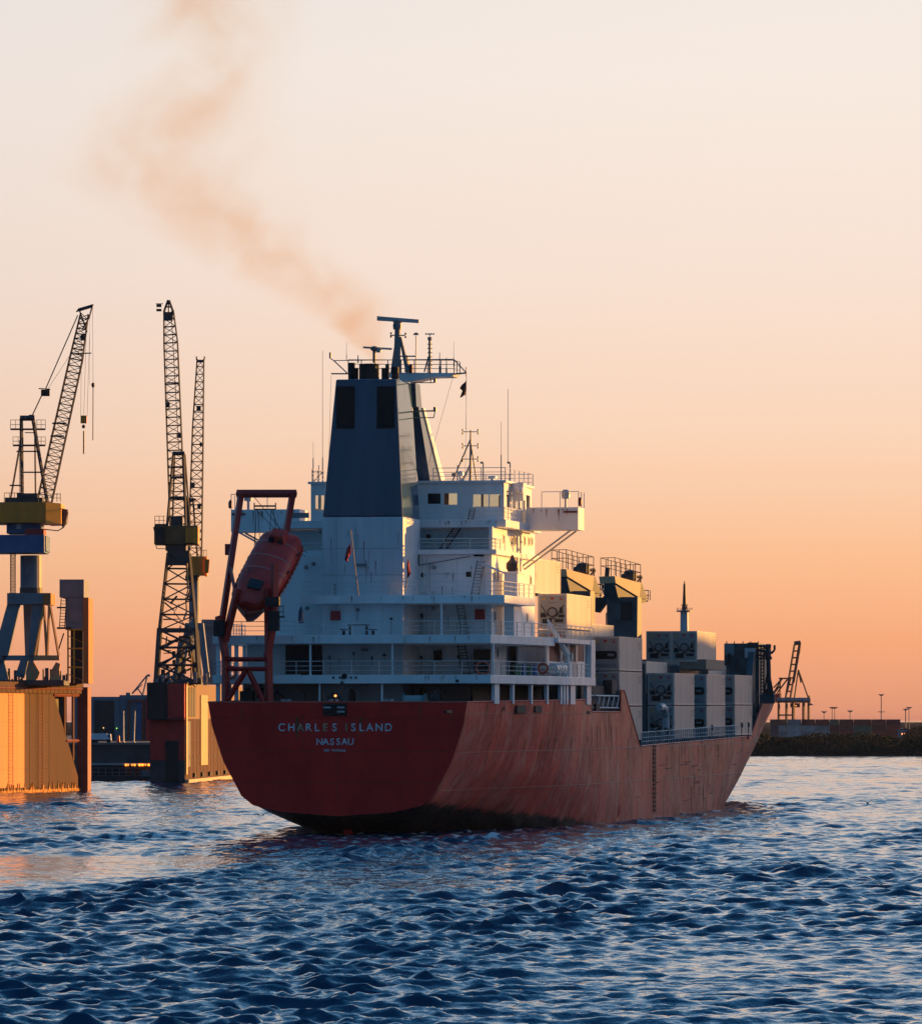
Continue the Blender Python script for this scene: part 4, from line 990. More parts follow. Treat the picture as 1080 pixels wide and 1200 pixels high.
# ------------------------------------------------------------------ wear and small fittings
RUST = mat('rust_run', (.22, .075, .03), .8, var=.35, scale=4)
def runs():
    rr = random.Random(31)
    m = MB()
    def streak(x, y, z, L, wd, axis):
        if axis == 'x': m.add([(x, y-wd, z), (x, y+wd, z), (x, y+wd*.25, z-L), (x, y-wd*.2, z-L*.9)], [(3, 2, 1, 0)])
        else: m.add([(x-wd, y, z), (x+wd, y, z), (x+wd*.25, y+.001, z-L), (x-wd*.2, y, z-L*.9)], [(0, 1, 2, 3)])
    for zt_, x, y0, y1, h in ((Z1, 4.99, -10, 10, .6), (Z2, 4.99, -10, 10, .6), (Z3, 9.99, -10.5, 4.5, .55), (Z5, 18.59, -9, -3.2, .5), (25.75, 28.49, -13.4, -9.5, 1.2), (25.75, 28.49, 9.5, 14.8, 1.2)):
        for i in range(9): streak(x-.01, rr.uniform(y0, y1), zt_-.05-rr.random()*.1, rr.uniform(.2, h), rr.uniform(.02, .05), 'x')
    for i in range(14): streak(10.98, rr.uniform(-2.6, 3.4), rr.uniform(19, 24.3), rr.uniform(.5, 2.2), rr.uniform(.015, .035), 'x')
    for i in range(14): streak(16.98, rr.uniform(-8.4, -3.2), rr.uniform(16, 21.3), rr.uniform(.3, 1.1), rr.uniform(.015, .04), 'x')
    for py in (2.86, -2.05): 
        for k in range(4): streak(-.05, py+rr.uniform(-.35, .35), 9.1-rr.random()*.3, rr.uniform(.8, 2.6), rr.uniform(.03, .07), 'x')
    for k in range(9): streak(-.05, rr.uniform(-9, 9), rr.uniform(9.2, 9.9), rr.uniform(.5, 1.6), rr.uniform(.015, .035), 'x')
    m.build('rust_run', RUST, ship)
    m = MB()                               # runs down the curved side
    for i in range(60):
        x = rr.uniform(2, 150); z = sheer(x)-rr.choice([.1, .4, 1.2, 3.0, 4.1]); L = rr.uniform(.6, 2.8); wd = rr.uniform(.05, .2); P = []
        for k in range(5):
            zz_ = z-L*k/4; f = 1-.8*k/4; P.append([(x-wd*f+.05*k, -hb(x, zz_)-.018, zz_), (x+wd*f+.05*k, -hb(x+wd, zz_)-.018, zz_)])
        m.grid(P)
    m.build('side_rust_run', mat('side_rust', (.30, .09, .04), .8, var=.4, scale=3), ship)
    m = MB()                               # scrapes
    for i in range(26):
        x = rr.uniform(60, 140); z = rr.uniform(1.2, 5.6); L = rr.uniform(.8, 5)
        m.tube((x, -hb(x, z)-.012, z), (x+L, -hb(x+L, z+.03*L)-.012, z+rr.uniform(-.02, .04)*L), rr.choice([.015, .03, .05]), 4)
    m.build('fender_scrape', mat('scrape_black', (.05, .02, .018), .8), ship)
    # transom weld lines
    m = MB()
    for z in (8.9, 6.4, 4.0): h = hb(0, z)-.05; m.tube((-.035, -h, z), (-.035, h, z), .018, 4)
    for y in (-5, 0, 5): m.tube((-.035, y, 2.6), (-.035, y, 9.9), .014, 4)
    m.build('transom_weld', mat('transom_weld_paint', (.45, .018, .014), .5), ship)
    # weld lines, pipes and cable trays on the aft walls
    m = MB(); LW = mat('white_weld_line', (.45, .45, .46), .5)
    for z in (22.05, 20.0): m.tube((10.985, -2.8, z), (10.985, 3.55, z), .02, 4)
    for y in (-1.2, .9, 2.4): m.tube((10.985, y, 15.3), (10.985, y, 24.4), .012, 4)
    for z in (20.2, 16.9): m.tube((16.985, -8.6, z), (16.985, -2.9, z), .015, 4)
    m.build('wall_seam', LW, ship)
    for y, z0, z1, r in ((-3.3, Z2, 21.6, .06), (-3.55, Z2, 21.6, .035), (-8.2, Z2, 21.6, .05), (-5.9, 18.5, 21.6, .03)):
        m = MB(); m.tube((16.88, y, z0), (16.88, y, z1), r, 6)
        for k in range(4): m.box(16.82, 17, y-.09, y+.09, z0+(z1-z0)*(k+.5)/4, z0+(z1-z0)*(k+.5)/4+.05)
        m.build('wall_pipe', WHITE, ship)
    m = MB(); a = sx(482, 646, 16.7); b = sx(551, 652, 16.7); m.tube(a, (a.x, a.y-.6, a.z), .05, 5); m.tube((a.x, a.y-.6, a.z), (a.x, a.y-.6, a.z-1.1), .05, 5); m.tube((a.x, a.y-.6, a.z-1.1), (b.x, b.y, b.z), .035, 5); m.build('cable_run', CDARK, ship)
    rr = random.Random(12)
    for i in range(16):
        lev = rr.choice([(Z1, 14.4, 16.98, -8.4, -3), (Z2, 17.5, 16.98, -8.4, -3), (18.5, 21.3, 16.98, -8.4, -3.3), (Z1, 14.4, 10.98, -2.6, 3.4), (Z2, 17.5, 10.98, -2.6, 3.4)])
        y = rr.uniform(lev[3], lev[4]); z = rr.uniform(lev[0]+.9, lev[1]-.3); w_, h_ = rr.uniform(.08, .3), rr.uniform(.1, .35)
        m = MB(); m.box(lev[2]-.15, lev[2], y-w_/2, y+w_/2, z, z+h_); m.tube((lev[2]-.04, y, z), (lev[2]-.04, y, max(lev[0], z-rr.uniform(.3, 1.2))), .02, 4); m.build('wall_fitting', rr.choice([STEEL, LSTEEL, CDARK, WHITE]), ship)
    # fittings on the wheelhouse roof and bridge deck
    for x, y, h, r in ((22, -5.2, .8, .25), (24, -7.4, .5, .35), (23, 2.5, 1.0, .2), (25, 5.2, .6, .3)):
        m = MB(); m.lathe((x, y, WZ1+.18), [(r*.4, 0), (r*.4, h*.5), (r, h*.55), (r, h*.9), (r*.3, h)], 12); m.build('roof_ventilator', WHITE, ship)
runs()

# ------------------------------------------------------------------ containers on the ship
def make_container(kind, H=2.88):
    root = empty('shipping_container')
    L, Wd = 12.1, 2.44; m = MB(); e = .08
    m.box(0.02, L-.02, -Wd/2+.03, Wd/2-.03, .12, H-.02)
    fr = .13
    for x in (0, L-fr):
        for y in (-Wd/2, Wd/2-fr): m.box(x, x+fr, y, y+fr, 0, H)
    for y in (-Wd/2, Wd/2-fr):
        for z in (0, H-.10): m.box(fr, L-fr, y, y+.12, z, z+.10 if z else .15)
    for x in (0, L-fr):
        for z in (0, H-.12): m.box(x, x+.12, -Wd/2+fr, Wd/2-fr, z, z+.12 if z else .15)
    for i in range(1, 24):                # shallow side ribs
        x = L*i/24
        for s in (-1, 1): m.box(x-.03, x+.03, s*(Wd/2-.03)-.012, s*(Wd/2-.03)+.012, .16, H-.11)
    m.build('container_body', CONT, root)
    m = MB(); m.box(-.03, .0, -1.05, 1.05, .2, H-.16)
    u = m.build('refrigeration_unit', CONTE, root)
    if kind == 'fan':
        m = MB(); m.lathe((-.09, 0, 1.35), [(.40, 0), (.43, .02), (.43, .05)], 20, 'x'); m.build('fan_shroud', CDARK, u)
        m = MB(); m.lathe((-.11, 0, 1.35), [(.12, 0), (.30, .0), (.30, .03)], 16, 'x'); m.build('fan', STEEL, u)
        m = MB()
        for s in (-1, 1):
            m.tube((-.06, s*.95, 1.95), (-.06, s*.32, 1.0), .035, 4)
            m.box(-.09, -.03, s*.50, s*.98, .92, 1.15); m.box(-.10, -.03, s*.62, s*.86, 1.25, 1.75) if s < 0 else m.box(-.10, -.03, s*.6, s*.95, 1.15, 1.3)
        m.box(-.08, -.03, -.9, -.2, .52, .78); m.box(-.08, -.03, -.25, .25, .80, .88); m.box(-.05, -.03, -.35, .35, 2.12, 2.15)
        m.box(-.05, -.03, .05, .85, .35, .80)
        m.build('unit_equipment', BLACK, u)
    else:
        m = MB(); m.box(-.06, -.03, -.85, .85, .95, 1.65); m.box(-.06, -.03, -.98, .98, 1.05, 1.55); m.build('machinery_recess', BLACK, u)
        m = MB(); m.box(-.10, -.06, -.75, -.2, 1.2, 1.42); m.build('control_panel', STEEL, u)
        m = MB(); m.box(-.05, -.03, -.9, .9, .30, .55); m.build('vent_grille', STEEL, u)
    m = MB()
    for s_ in (-1, 1):
        for k, (a, b) in enumerate(((10.3, 11.5), (10.6, 11.5), (10.45, 11.5))): m.box(a, b, s_*(Wd/2-.01)-.012, s_*(Wd/2-.01)+.012, H-.5-k*.22, H-.4-k*.22)
        for k in range(4): m.box(.35+k*.02, .8, s_*(Wd/2-.01)-.012, s_*(Wd/2-.01)+.012, 1.6-k*.16, 1.66-k*.16)
    m.build('code_marking', STEEL, root)
    zz = H-.42
    m = MB(); m.box(-.05, -.032, -.13, .13, zz-.08, zz+.12); m.build('red_sticker', REDBOX, u)
    for y in (.72, -.72):
        m = MB(); m.prism([(-.05, y-.13, zz-.1), (-.05, y+.13, zz-.1), (-.05, y, zz+.14)], (.018, 0, 0)); m.build('warning_sticker', YEL if y > 0 else REDBOX, u)
    return root
proto = {k: make_container(k) for k in ('fan', 'recess')}
used = set()
def container(kind, px_right, x, z, label, yoff=None):
    """px_right: photo column of the aft starboard corner"""
    y = sx(px_right, 800, x).y+1.22 if yoff is None else yoff
    o = proto[kind] if kind not in used else copy_tree(proto[kind]); used.add(kind)
    o.location = toworld((x, y, z)); o.rotation_euler = (0, 0, SHIP_RZ)
    tag(o, label, 'container', 'refrigerated containers stacked on the ship'); return o
container('fan', 627, 42, 19.25, 'white container glowing yellow in the sun right behind the deckhouse, topmost of all', None)
container('fan', 664, 42, 16.3, 'white container with fan unit beside the deckhouse, sunlit, one tier below the topmost')
container('recess', 664, 42, 13.32, 'shaded container behind the boat deck railing, under the sunlit one beside the deckhouse')
yb2 = sy(727, 800, -12.4).x
X2, X3, X4, X5 = 55.6, 86, 105.8, 124.3
def zt(py, x, y=-12.4): return CAMH+(HZ-py)/F*(DS+x*CC+y*SS)
for tz, lab in ((zt(785.5, X2), 'top container with black machinery recess in the stack nearest the deckhouse'),
                (zt(785.5, X2)-2.98, 'middle container of the stack nearest the deckhouse, above the gangway'),
                (zt(785.5, X2)-5.96, 'bottom container nearest the deckhouse, partly behind the sloping red bulwark')):
    container('recess', 0, X2, tz, lab, -11.2)
container('fan', 0, X2, zt(742, X2, -9)-2.05, 'container standing slightly higher behind the nearest stack, only its sunlit top strip showing', -8.7)
for tz, lab in ((zt(826, X3), 'upper container with fan unit behind the curved white vent pipe'), (zt(826, X3)-2.98, 'lower container behind the curved white vent pipe')):
    container('fan', 0, X3, tz, lab, -11.2)
container('fan', 0, X3, zt(775, X3, -8)-2.88, 'half hidden container peeping over the stack behind the vent pipe', -8.65)
for tz, lab in ((zt(826, X4), 'upper container of the third stack from the deckhouse'), (zt(826, X4)-2.98, 'lower container of the third stack from the deckhouse')):
    container('recess', 0, X4, tz, lab, -11.2)
container('fan', 0, X4, zt(788, X4, -8)-1.9, 'container half hidden between the top pair with fans and the third stack', -8.6)
container('fan', 816.5, X4, zt(775.5, X4, -9), 'right one of the top pair of containers with fan units, its side half sunlit')
container('fan', 786.8, X4, zt(775.5, X4, -9), 'left one of the top pair of containers with fan units below the foremast')
for tz, lab in ((zt(825.5, X5), 'upper container of the stack nearest the bow'), (zt(825.5, X5)-2.98, 'lower container of the stack nearest the bow')):
    container('recess', 0, X5, tz, lab, -11.2)
container('recess', 0, X5, zt(779, X5, -8)-2.88, 'container behind the stack nearest the bow, its top showing left of the crane house', -8.6)

# ------------------------------------------------------------------ left: floating docks and cranes
def lattice(m, p0, p1, w0, w1, d0, d1, n, r=.07, rd=.04, side=Vector((1, 0, 0))):
    p0, p1 = Vector(p0), Vector(p1); ax = (p1-p0).normalized(); s = (side-ax*side.dot(ax)).normalized(); t = ax.cross(s)
    def c(i, k):
        f = i/n; w_, d_ = w0+(w1-w0)*f, d0+(d1-d0)*f; a, b = ((-1, -1), (1, -1), (1, 1), (-1, 1))[k]
        return p0.lerp(p1, f)+s*(a*w_/2)+t*(b*d_/2)
    for k in range(4): m.tube(c(0, k), c(n, k), r, 4)
    for i in range(n):
        for k in range(4):
            k2 = (k+1) % 4
            m.tube(c(i, k), c(i, k2), rd, 4)
            if (i+k) % 2: m.tube(c(i, k), c(i+1, k2), rd, 4)
            else: m.tube(c(i, k2), c(i+1, k), rd, 4)
    return m
def lineY(px, P0, P1):                    # where the sight line of column px meets the wall P0-P1 (plan view)
    u = (px-540)/F; dx, dy = P1[0]-P0[0], P1[1]-P0[1]; t = (u*P0[1]-P0[0])/(dx-u*dy); return P0[0]+t*dx, P0[1]+t*dy
def wz(py, Y): return CAMH+(HZ-py)/F*Y

def dock_one():
    A = (W(0, 0, 643).x, 643.0); B = (W(95, 0, 672).x, 672.0)
    d = Vector((B[0]-A[0], B[1]-A[1], 0)).normalized(); nr = Vector((d.y, -d.x, 0))
    A_ = Vector((A[0], A[1], 0))-d*45; B_ = Vector((B[0], B[1], 0))
    root = empty('floating_dock', B_, 0, 'rust brown floating dock wall with pale sunlit panel at the left edge', 'floating dock')
    def part(m, name, mt, **k): 
        m.v = [tuple(Vector(p)-B_) for p in m.v]; return m.build(name, mt, root, **k)
    ztop = 12.6; inn = -nr*7; V0 = lambda z: Vector((0, 0, z))
    C1 = Vector((*lineY(63, A, B), 0))
    m = MB(); m.prism([A_+Vector((0, 0, -1)), B_+Vector((0, 0, -1)), B_+Vector((0, 0, .6)), C1+Vector((0, 0, ztop-.8)), A_+Vector((0, 0, ztop-.8))], inn)
    part(m, 'side_wall', DOCKT)
    P = Vector((*lineY(28.5, A, B), 0)); m = MB()
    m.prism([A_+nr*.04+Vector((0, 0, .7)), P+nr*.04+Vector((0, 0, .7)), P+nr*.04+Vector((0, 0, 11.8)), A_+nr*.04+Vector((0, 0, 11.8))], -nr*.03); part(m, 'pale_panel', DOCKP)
    m = MB(); m.prism([A_+nr*.35+Vector((0, 0, ztop-.8)), B_+nr*.35+Vector((0, 0, ztop-.8)), B_+nr*.35+Vector((0, 0, ztop+.5)), A_+nr*.35+Vector((0, 0, ztop+.5))], inn*1.1); part(m, 'top_deck', DOCKT)
    m = MB(); L = (B_-A_).length
    for i in range(int(L/1.6)): q = A_+d*(i*1.6)+nr*.36; m.tube(q+Vector((0, 0, 11.75)), q+Vector((0, 0, 12.6)), .09, 4)
    m.tube(A_+nr*.4+Vector((0, 0, 12.35)), B_+nr*.4+Vector((0, 0, 12.35)), .1, 4); part(m, 'fender_brackets', DOCKC)
    m = MB(); L9 = (C1-A_).length
    for i in range(int(L9/2.4)+1): q = A_+d*(i*2.4+.5)+nr*.01; m.tube(q+V0(.4), q+V0(11.8), .035, 4)
    for z in (2.9, 5.6, 8.4): m.tube(A_+nr*.01+V0(z), A_+d*(L9*1.0+(12-z)*.0)+nr*.01+V0(z), .04, 4)
    part(m, 'plate_seam', mat('seam_rust', (.10, .05, .03), .7))
    for pxq in (12, 47):
        q = Vector((*lineY(pxq, A, B), 0))+nr*.12; m = MB()
        for o_ in (-.25, .25): m.tube(q+d*o_*3+V0(.5), q+d*o_*3+V0(11.8), .03, 4)
        for i in range(28): m.tube(q-d*.75+V0(.7+i*.4), q+d*.75+V0(.7+i*.4), .022, 4)
        part(m, 'wall_ladder', DOCKC)
    # open end bay: recessed dark plating with posts and rails
    m = MB(); q0, q1 = C1-nr*1.8-d*1, B_-nr*1.8
    m.prism([q0+Vector((0, 0, 0)), q1+Vector((0, 0, 0)), q1+Vector((0, 0, 11.7)), q0+Vector((0, 0, 11.7))], inn*.3); part(m, 'bay_plating', BLACK)
    m = MB()
    for px, zb in ((76, 7), (86, 3.7)): q = Vector((*lineY(px, A, B), 0)); m.tube(q+Vector((0, 0, zb)), q+Vector((0, 0, 11.7)), .16, 4)
    q = Vector((*lineY(78, A, B), 0)); m.tube(q+Vector((0, 0, 6.1)), B_+Vector((0, 0, 6.1)), .18, 4)
    q = Vector((*lineY(63, A, B), 0)); m.tube(q+Vector((0, 0, 11.6)), B_+Vector((0, 0, 11.6)), .2, 4); part(m, 'bay_frame', DOCKC)
    m = MB(); m.box(B_.x-.4, B_.x+.85, B_.y-.3, B_.y+6, -1, ztop-.8+.79); part(m, 'end_column', DOCKC)
    m = MB(); rr = random.Random(3)
    L0 = (B_-A_).length
    for i in range(260):
        q = A_+d*(rr.random()*L0)+nr*.03; h = .25+rr.random()**3*1.1
        m.prism([q, q+d*(.15+rr.random()*.5), q+d*.2+Vector((0, 0, h))], nr*.08)
    m.prism([A_+nr*.01+Vector((0, 0, -.5)), B_+nr*.01+Vector((0, 0, -.5)), B_+nr*.01+Vector((0, 0, .38)), A_+nr*.01+Vector((0, 0, .38))], nr*.06)
    part(m, 'weed_line', ALGAE)
    # stair tower on the deck
    Y = 662
    def Wt(px, py): return W(px, py, Y)
    def wbox(m, px0, px1, t, b, dep, y=Y): 
        p, q = W(px0, t, y), W(px1, b, y); m.box(p.x, q.x, y, y+dep, q.z, p.z); return m
    tw = bpy.data.objects.new('stair_tower', None)
    m = wbox(MB(), 70, 98.5, 679, 700, 9, Y); root2 = empty('stair_tower', (Wt(85, 0).x, Y, ztop+.5), 0, 'grey boxy stair tower with a side painted sunlit orange on the left floating dock', 'tower')
    def part2(m, name, mt): m.v = [tuple(Vector(p)-Vector(root2.location)) for p in m.v]; return m.build(name, mt, root2)
    part2(m, 'cabin', CGREY)
    part2(wbox(MB(), 77, 97.6, 700.2, 738, 8, Y+.1), 'shaft', CGREY)
    part2(wbox(MB(), 83, 97, 738, 801, 2, Y+7), 'shaft_lining', CDARK)
    part2(wbox(MB(), 97.7, 104, 700.2, 801, 8.2, Y+.05), 'painted_sunlit_side', DOCKP)  # sunlight on the grey shaft's right side, painted as an orange box
    m = MB()
    for px in (80, 87): m.tube(Wt(px, 738), Wt(px, 801), .1, 4)
    for py in (738, 760, 782): m.tube(Wt(79, py), Wt(97, py), .09, 4)
    for py in (745, 768, 790): m.tube(Wt(80, py), Wt(97, py+8)+Vector((0, 2, 0)), .05, 4)
    part2(m, 'landing_frame', YELLOW)
    m = MB()
    for px in (70, 76): m.tube(Wt(px, 735), Wt(px+2, 701), .05, 4)
    for i in range(9): m.tube(Wt(70+i*.2, 733-i*3.6), Wt(77, 733-i*3.6), .04, 4)
    m.tube(Wt(67, 712), Wt(77, 712), .1, 4); m.tube(Wt(67, 736), Wt(84, 736), .12, 4); m.tube(Wt(68, 764), Wt(75, 742), .08, 4)
    part2(m, 'access_ladder', CDARK)
    part2(wbox(MB(), 83.5, 96, 715, 729, .1, Y-.02), 'door', STEEL)
    bpy.data.objects.remove(tw)
dock_one()

def crane(root_name, Y, label, build):
    return None
def crane_one():
    Y = 652.0; base = W(40, 802, Y)
    root = empty('dock_crane', base, 0, 'large slewing crane with yellow machinery house and long lattice jib at the left edge', 'crane')
    P = lambda px, py, dy=0.: W(px, py, Y)+Vector((0, dy, 0))
    def part(m, name, mt, par=root, **k): m.v = [tuple(Vector(p)-base) for p in m.v]; return m.build(name, mt, root, **k)
    def pb(m, a, b, t, bo, dep, dy=0): p, q = P(a, t), P(b, bo); m.box(p.x, q.x, Y+dy, Y+dy+dep, q.z, p.z); return m
    # portal: two near legs (grey), far legs, A-braced side with sunlight painted in orange
    m = MB()
    m.prism([P(9, 707), P(24, 707), P(10, 768), P(-8, 790), P(-8, 768)], (0, 1.1, 0))
    m.prism([P(38, 707), P(52, 707), P(44, 770), P(33, 770)], (0, 1.1, 0))
    m.prism([P(22, 707, 7), P(33, 707, 7), P(34, 790, 7), P(25, 790, 7)], (0, 1, 0))
    m.prism([P(2, 768), P(46, 768), P(46, 774), P(4, 774)], (0, 1.3, 0))
    m.prism([P(24, 774), P(33, 774), P(28, 795), P(18, 792)], (0, 1.2, 0)); m.prism([P(-4, 774), P(5, 774), P(10, 796), P(-4, 800)], (0, 1.2, 0))
    part(m, 'portal_leg', CGREY, bevel=.03)
    m = pb(MB(), 9, 51, 695, 708, 7, -.5); part(m, 'portal_top', CGREY, bevel=.03)
    m = pb(MB(), 51.01, 60, 695, 708.5, 7, -.3); part(m, 'portal_girder', DOCKP)  # sunlit end of the portal top, light put into the orange colour
    m = MB()
    for a, b in (((52, 708), (41, 768)), ((52, 708), (55, 768)), ((58, 708), (56, 768)), ((59, 708), (69, 768))): m.bar(P(*a, -.2), P(*b, -.2), .22)
    m.prism([P(40, 768, -.3), P(70, 768, -.3), P(70, 774, -.3), P(40, 774, -.3)], (0, .8, 0))
    part(m, 'side_truss', mat('painted_orange_sunlight', (.55, .26, .10), .55, var=.2))  # orange stands for low sun on the bracing
    for cx_ in (38, 68):
        m = MB(); s = 1 if cx_ < 50 else -1
        m.prism([P(cx_+s*-3, 778, -.2), P(cx_+s*2, 776, -.2), P(cx_+s*9, 788, -.2), P(cx_+s*6, 796, -.2), P(cx_-s*2, 784, -.2)], (0, .9, 0))
        m.prism([P(cx_-8+s*1, 790, -.3), P(cx_-4+s*1, 785, -.3), P(cx_+3+s*1, 785, -.3), P(cx_+4+s*1, 797, -.3), P(cx_-8+s*1, 797, -.3)], (0, 1.2, 0)); part(m, 'bogie', mat('painted_orange_sunlight', (.5, .2, .1)))  # bogie faces coloured orange as if sunlit
    m = MB(); m.box(P(-10, 0).x, P(76, 0).x, Y-1.2, Y+8, P(0, 802).z-.1, P(0, 797).z); part(m, 'rail_beam', CDARK)
    m = MB(); rr = random.Random(5)
    for i in range(26):
        px = rr.uniform(-5, 78); t = rr.uniform(782, 796); pb(m, px, px+rr.uniform(1.5, 4), t, 798, .5, rr.uniform(-.8, 6))
    part(m, 'deck_clutter', CDARK)
    m = MB(); m.lathe(P(34.5, 695, 3), [(1.28, 0), (1.28, 4.5)], 20); part(m, 'column', CGREY, smooth=False)
    m = MB(); m.lathe(P(34.5, 696, 3), [(1.35, 0), (1.35, .8)], 20); part(m, 'column_collar', CDARK)
    m = MB(); lattice(m, P(15.5, 695), P(15.5, 648), .55, .55, .55, .55, 14, .04, .03); part(m, 'access_ladder', CDARK)
    m = pb(MB(), -14, 53, 627, 648, 7, -1); pb(m, 53.01, 54.5, 628, 646, 6, 0); part(m, 'slewing_base', BLUEC, bevel=.05)
    m = pb(MB(), 8, 48, 611, 625, 5, 0); part(m, 'turntable', BLUEC)
    m = pb(MB(), 30, 52, 620, 627, 4, -.6); part(m, 'turntable_drive', REDBOX)
    m = pb(MB(), -30, 55, 589, 613, 9, -1.5); h = part(m, 'machinery_house', YELLOWD, bevel=.05)
    m = MB(); a, b = P(55.01, 589), P(72, 614)
    m.hexa([(a.x, Y-1.5, b.z), (b.x, Y-.2, b.z), (b.x, Y+6, b.z), (a.x, Y+7.4, b.z)], [(a.x, Y-1.5, a.z), (b.x, Y-.2, a.z-.1), (b.x, Y+6, a.z-.1), (a.x, Y+7.4, a.z)]); part(m, 'house_end', YELLOW)
    m = MB(); m.prism([P(72.2, 596, 1), P(78.5, 598, 1), P(77, 612, 1), P(72.2, 618, 1)], (0, 2.2, 0)); part(m, 'operator_cab', CDARK)
    m = MB()
    m.path([P(50, 620), P(68, 622), P(75, 618), P(80, 600)], .06, 4); m.path([P(72, 596), P(80, 598)], .06, 4)
    for px in (62, 67, 71): m.tube(P(px, 588), P(px, 578), .04, 4)
    m.tube(P(60, 579), P(71, 579), .035, 4); m.tube(P(60, 583.5), P(71, 583.5), .03, 4); part(m, 'walkway_railing', CDARK)
    m = MB(); q = P(22, 617, -.05); m.box(q.x-.3, q.x+.3, q.y-.05, q.y, q.z-.3, q.z+.3); part(m, 'sign_plate', LSTEEL)
    # A-frame tower
    m = MB()
    m.bar(P(24.5, 490, 1), P(25.5, 582, 1), .30); m.bar(P(38, 490, 1), P(55, 588, 1), .30); m.bar(P(24, 500, 4), P(9, 586, 4), .16); m.bar(P(38, 492, 4), P(39, 586, 4), .14)
    m.bar(P(23, 489.5, 1), P(40, 489.5, 1), .45); m.tube(P(32, 486, 2), P(32, 490, 2), .5, 8); m.tube(P(36, 485, 2), P(36, 490, 2), .35, 8)
    for py in (528, 568): m.bar(P(18 if py == 528 else 10, py, 2), P(46 if py == 528 else 26, py, 2), .12)
    m.bar(P(27, 553, 1), P(48, 553, 1), .12); m.bar(P(28, 506, 2), P(40, 506, 2), .08)
    part(m, 'a_frame', CDARK)
    m = MB()
    for z, a, b, t in ((502, 11, 52, 491), (521, 14, 52, 511)):
        m.bar(P(a, z, 2), P(b, z, 2), .16)
        for px in (a, a+6, a+12, b-10, b-5, b): m.tube(P(px, z, 2), P(px, t, 2), .03, 4)
        for q in (t, (t+z)/2): m.tube(P(a, q, 2), P(a+12, q, 2), .03, 4); m.tube(P(b-11, q, 2), P(b, q, 2), .03, 4)
    for px, t in ((11, 577), (71, 579)): pass
    for i in range(14): m.tube(P(22.3, 520+i*4.5, 1), P(24.5, 520+i*4.5, 1), .03, 4)
    m.tube(P(22.3, 515, 1), P(22.3, 582, 1), .03, 4)
    part(m, 'frame_platform', CDARK)
    m = MB(); pb(m, 6, 50, 583, 588.8, 3, 0); pb(m, 20, 44, 578, 584, 2, 0); 
    for px in (6, 12, 18, 46): m.tube(P(px, 589, -.8), P(px, 578, -.8), .035, 4)
    m.tube(P(6, 578, -.8), P(25, 578, -.8), .035, 4)
    part(m, 'winch_deck', CDARK)
    # jib
    m = MB(); a, b = P(52, 586, 2), P(92, 372, 2)
    lattice(m, P(51, 587, 2), P(88, 420, 2), 1.7, 1.5, 1.4, 1.3, 22, .075, .038); lattice(m, P(88, 420, 2), P(98, 366, 2), 1.5, .9, 1.3, .8, 9, .075, .045)
    m.prism([P(88, 364, 1.6), P(91, 360, 1.6), P(108.5, 355, 1.6), P(104, 371, 1.6), P(102, 374, 1.6), P(106, 359, 1.6), P(93, 363, 1.6)], (0, .8, 0))
    m.bar(P(92, 362, 2), P(101, 388, 2), .12); m.bar(P(104, 370, 2), P(95, 385, 2), .12)
    m.box(*sorted((P(58, 0).x, P(72, 0).x)), Y+1.2, Y+1.35, P(0, 510).z, P(0, 497).z) if False else None
    m.bar(P(60, 495, 2), P(77, 495, 2), .14); m.bar(P(58, 510, 2), P(74, 510, 2), .14); m.tube(P(86, 413, 2), P(106, 412.5, 2), .07, 4); m.lathe(P(96, 394, 2), [(.25, -.2), (.35, 0), (.25, .3)], 8)
    part(m, 'jib', CDARK)
    m = MB()
    for d in (-.4, 0, .5):
        m.tube(P(36, 487, 2+d), P(50, 457, 2+d), .028, 4); m.tube(P(52, 455, 2+d), P(90, 368, 2+d), .025, 4)
    m.tube(P(54, 456, 2), P(84, 410, 2), .02, 4)
    for px in (93.5, 97, 101): m.tube(P(px+3 if px > 95 else px+1, 390, 2), P(px, 487, 2), .02, 4)
    m.tube(P(107.5, 358, 2), P(108, 450, 2), .02, 4); m.tube(P(104, 370, 2), P(104, 450, 2), .012, 4)
    part(m, 'hoist_rope', CDARK)
    m = MB(); pb(m, 47, 57, 455.5, 463, .6, 1.7); m.tube(P(44, 454, 2), P(58, 455, 2), .06, 4); part(m, 'rope_equaliser', BLACK)
    m = MB(); pb(m, 93.5, 100.5, 486, 495, .6, 1.7); part(m, 'hook_block', YELLOWD)
    m = MB(); m.lathe(P(96.8, 500, 2), [(.1, -.1), (.22, .1), (.1, .35)], 8); m.tube(P(97, 504, 2), P(97, 531, 2), .10, 5); m.lathe(P(108, 450, 2), [(.05, -.35), (.2, -.1), (.2, .15), (.05, .3)], 8); m.tube(P(108, 451, 2), P(107.8, 515, 2), .05, 4); part(m, 'hook', CDARK)
crane_one()

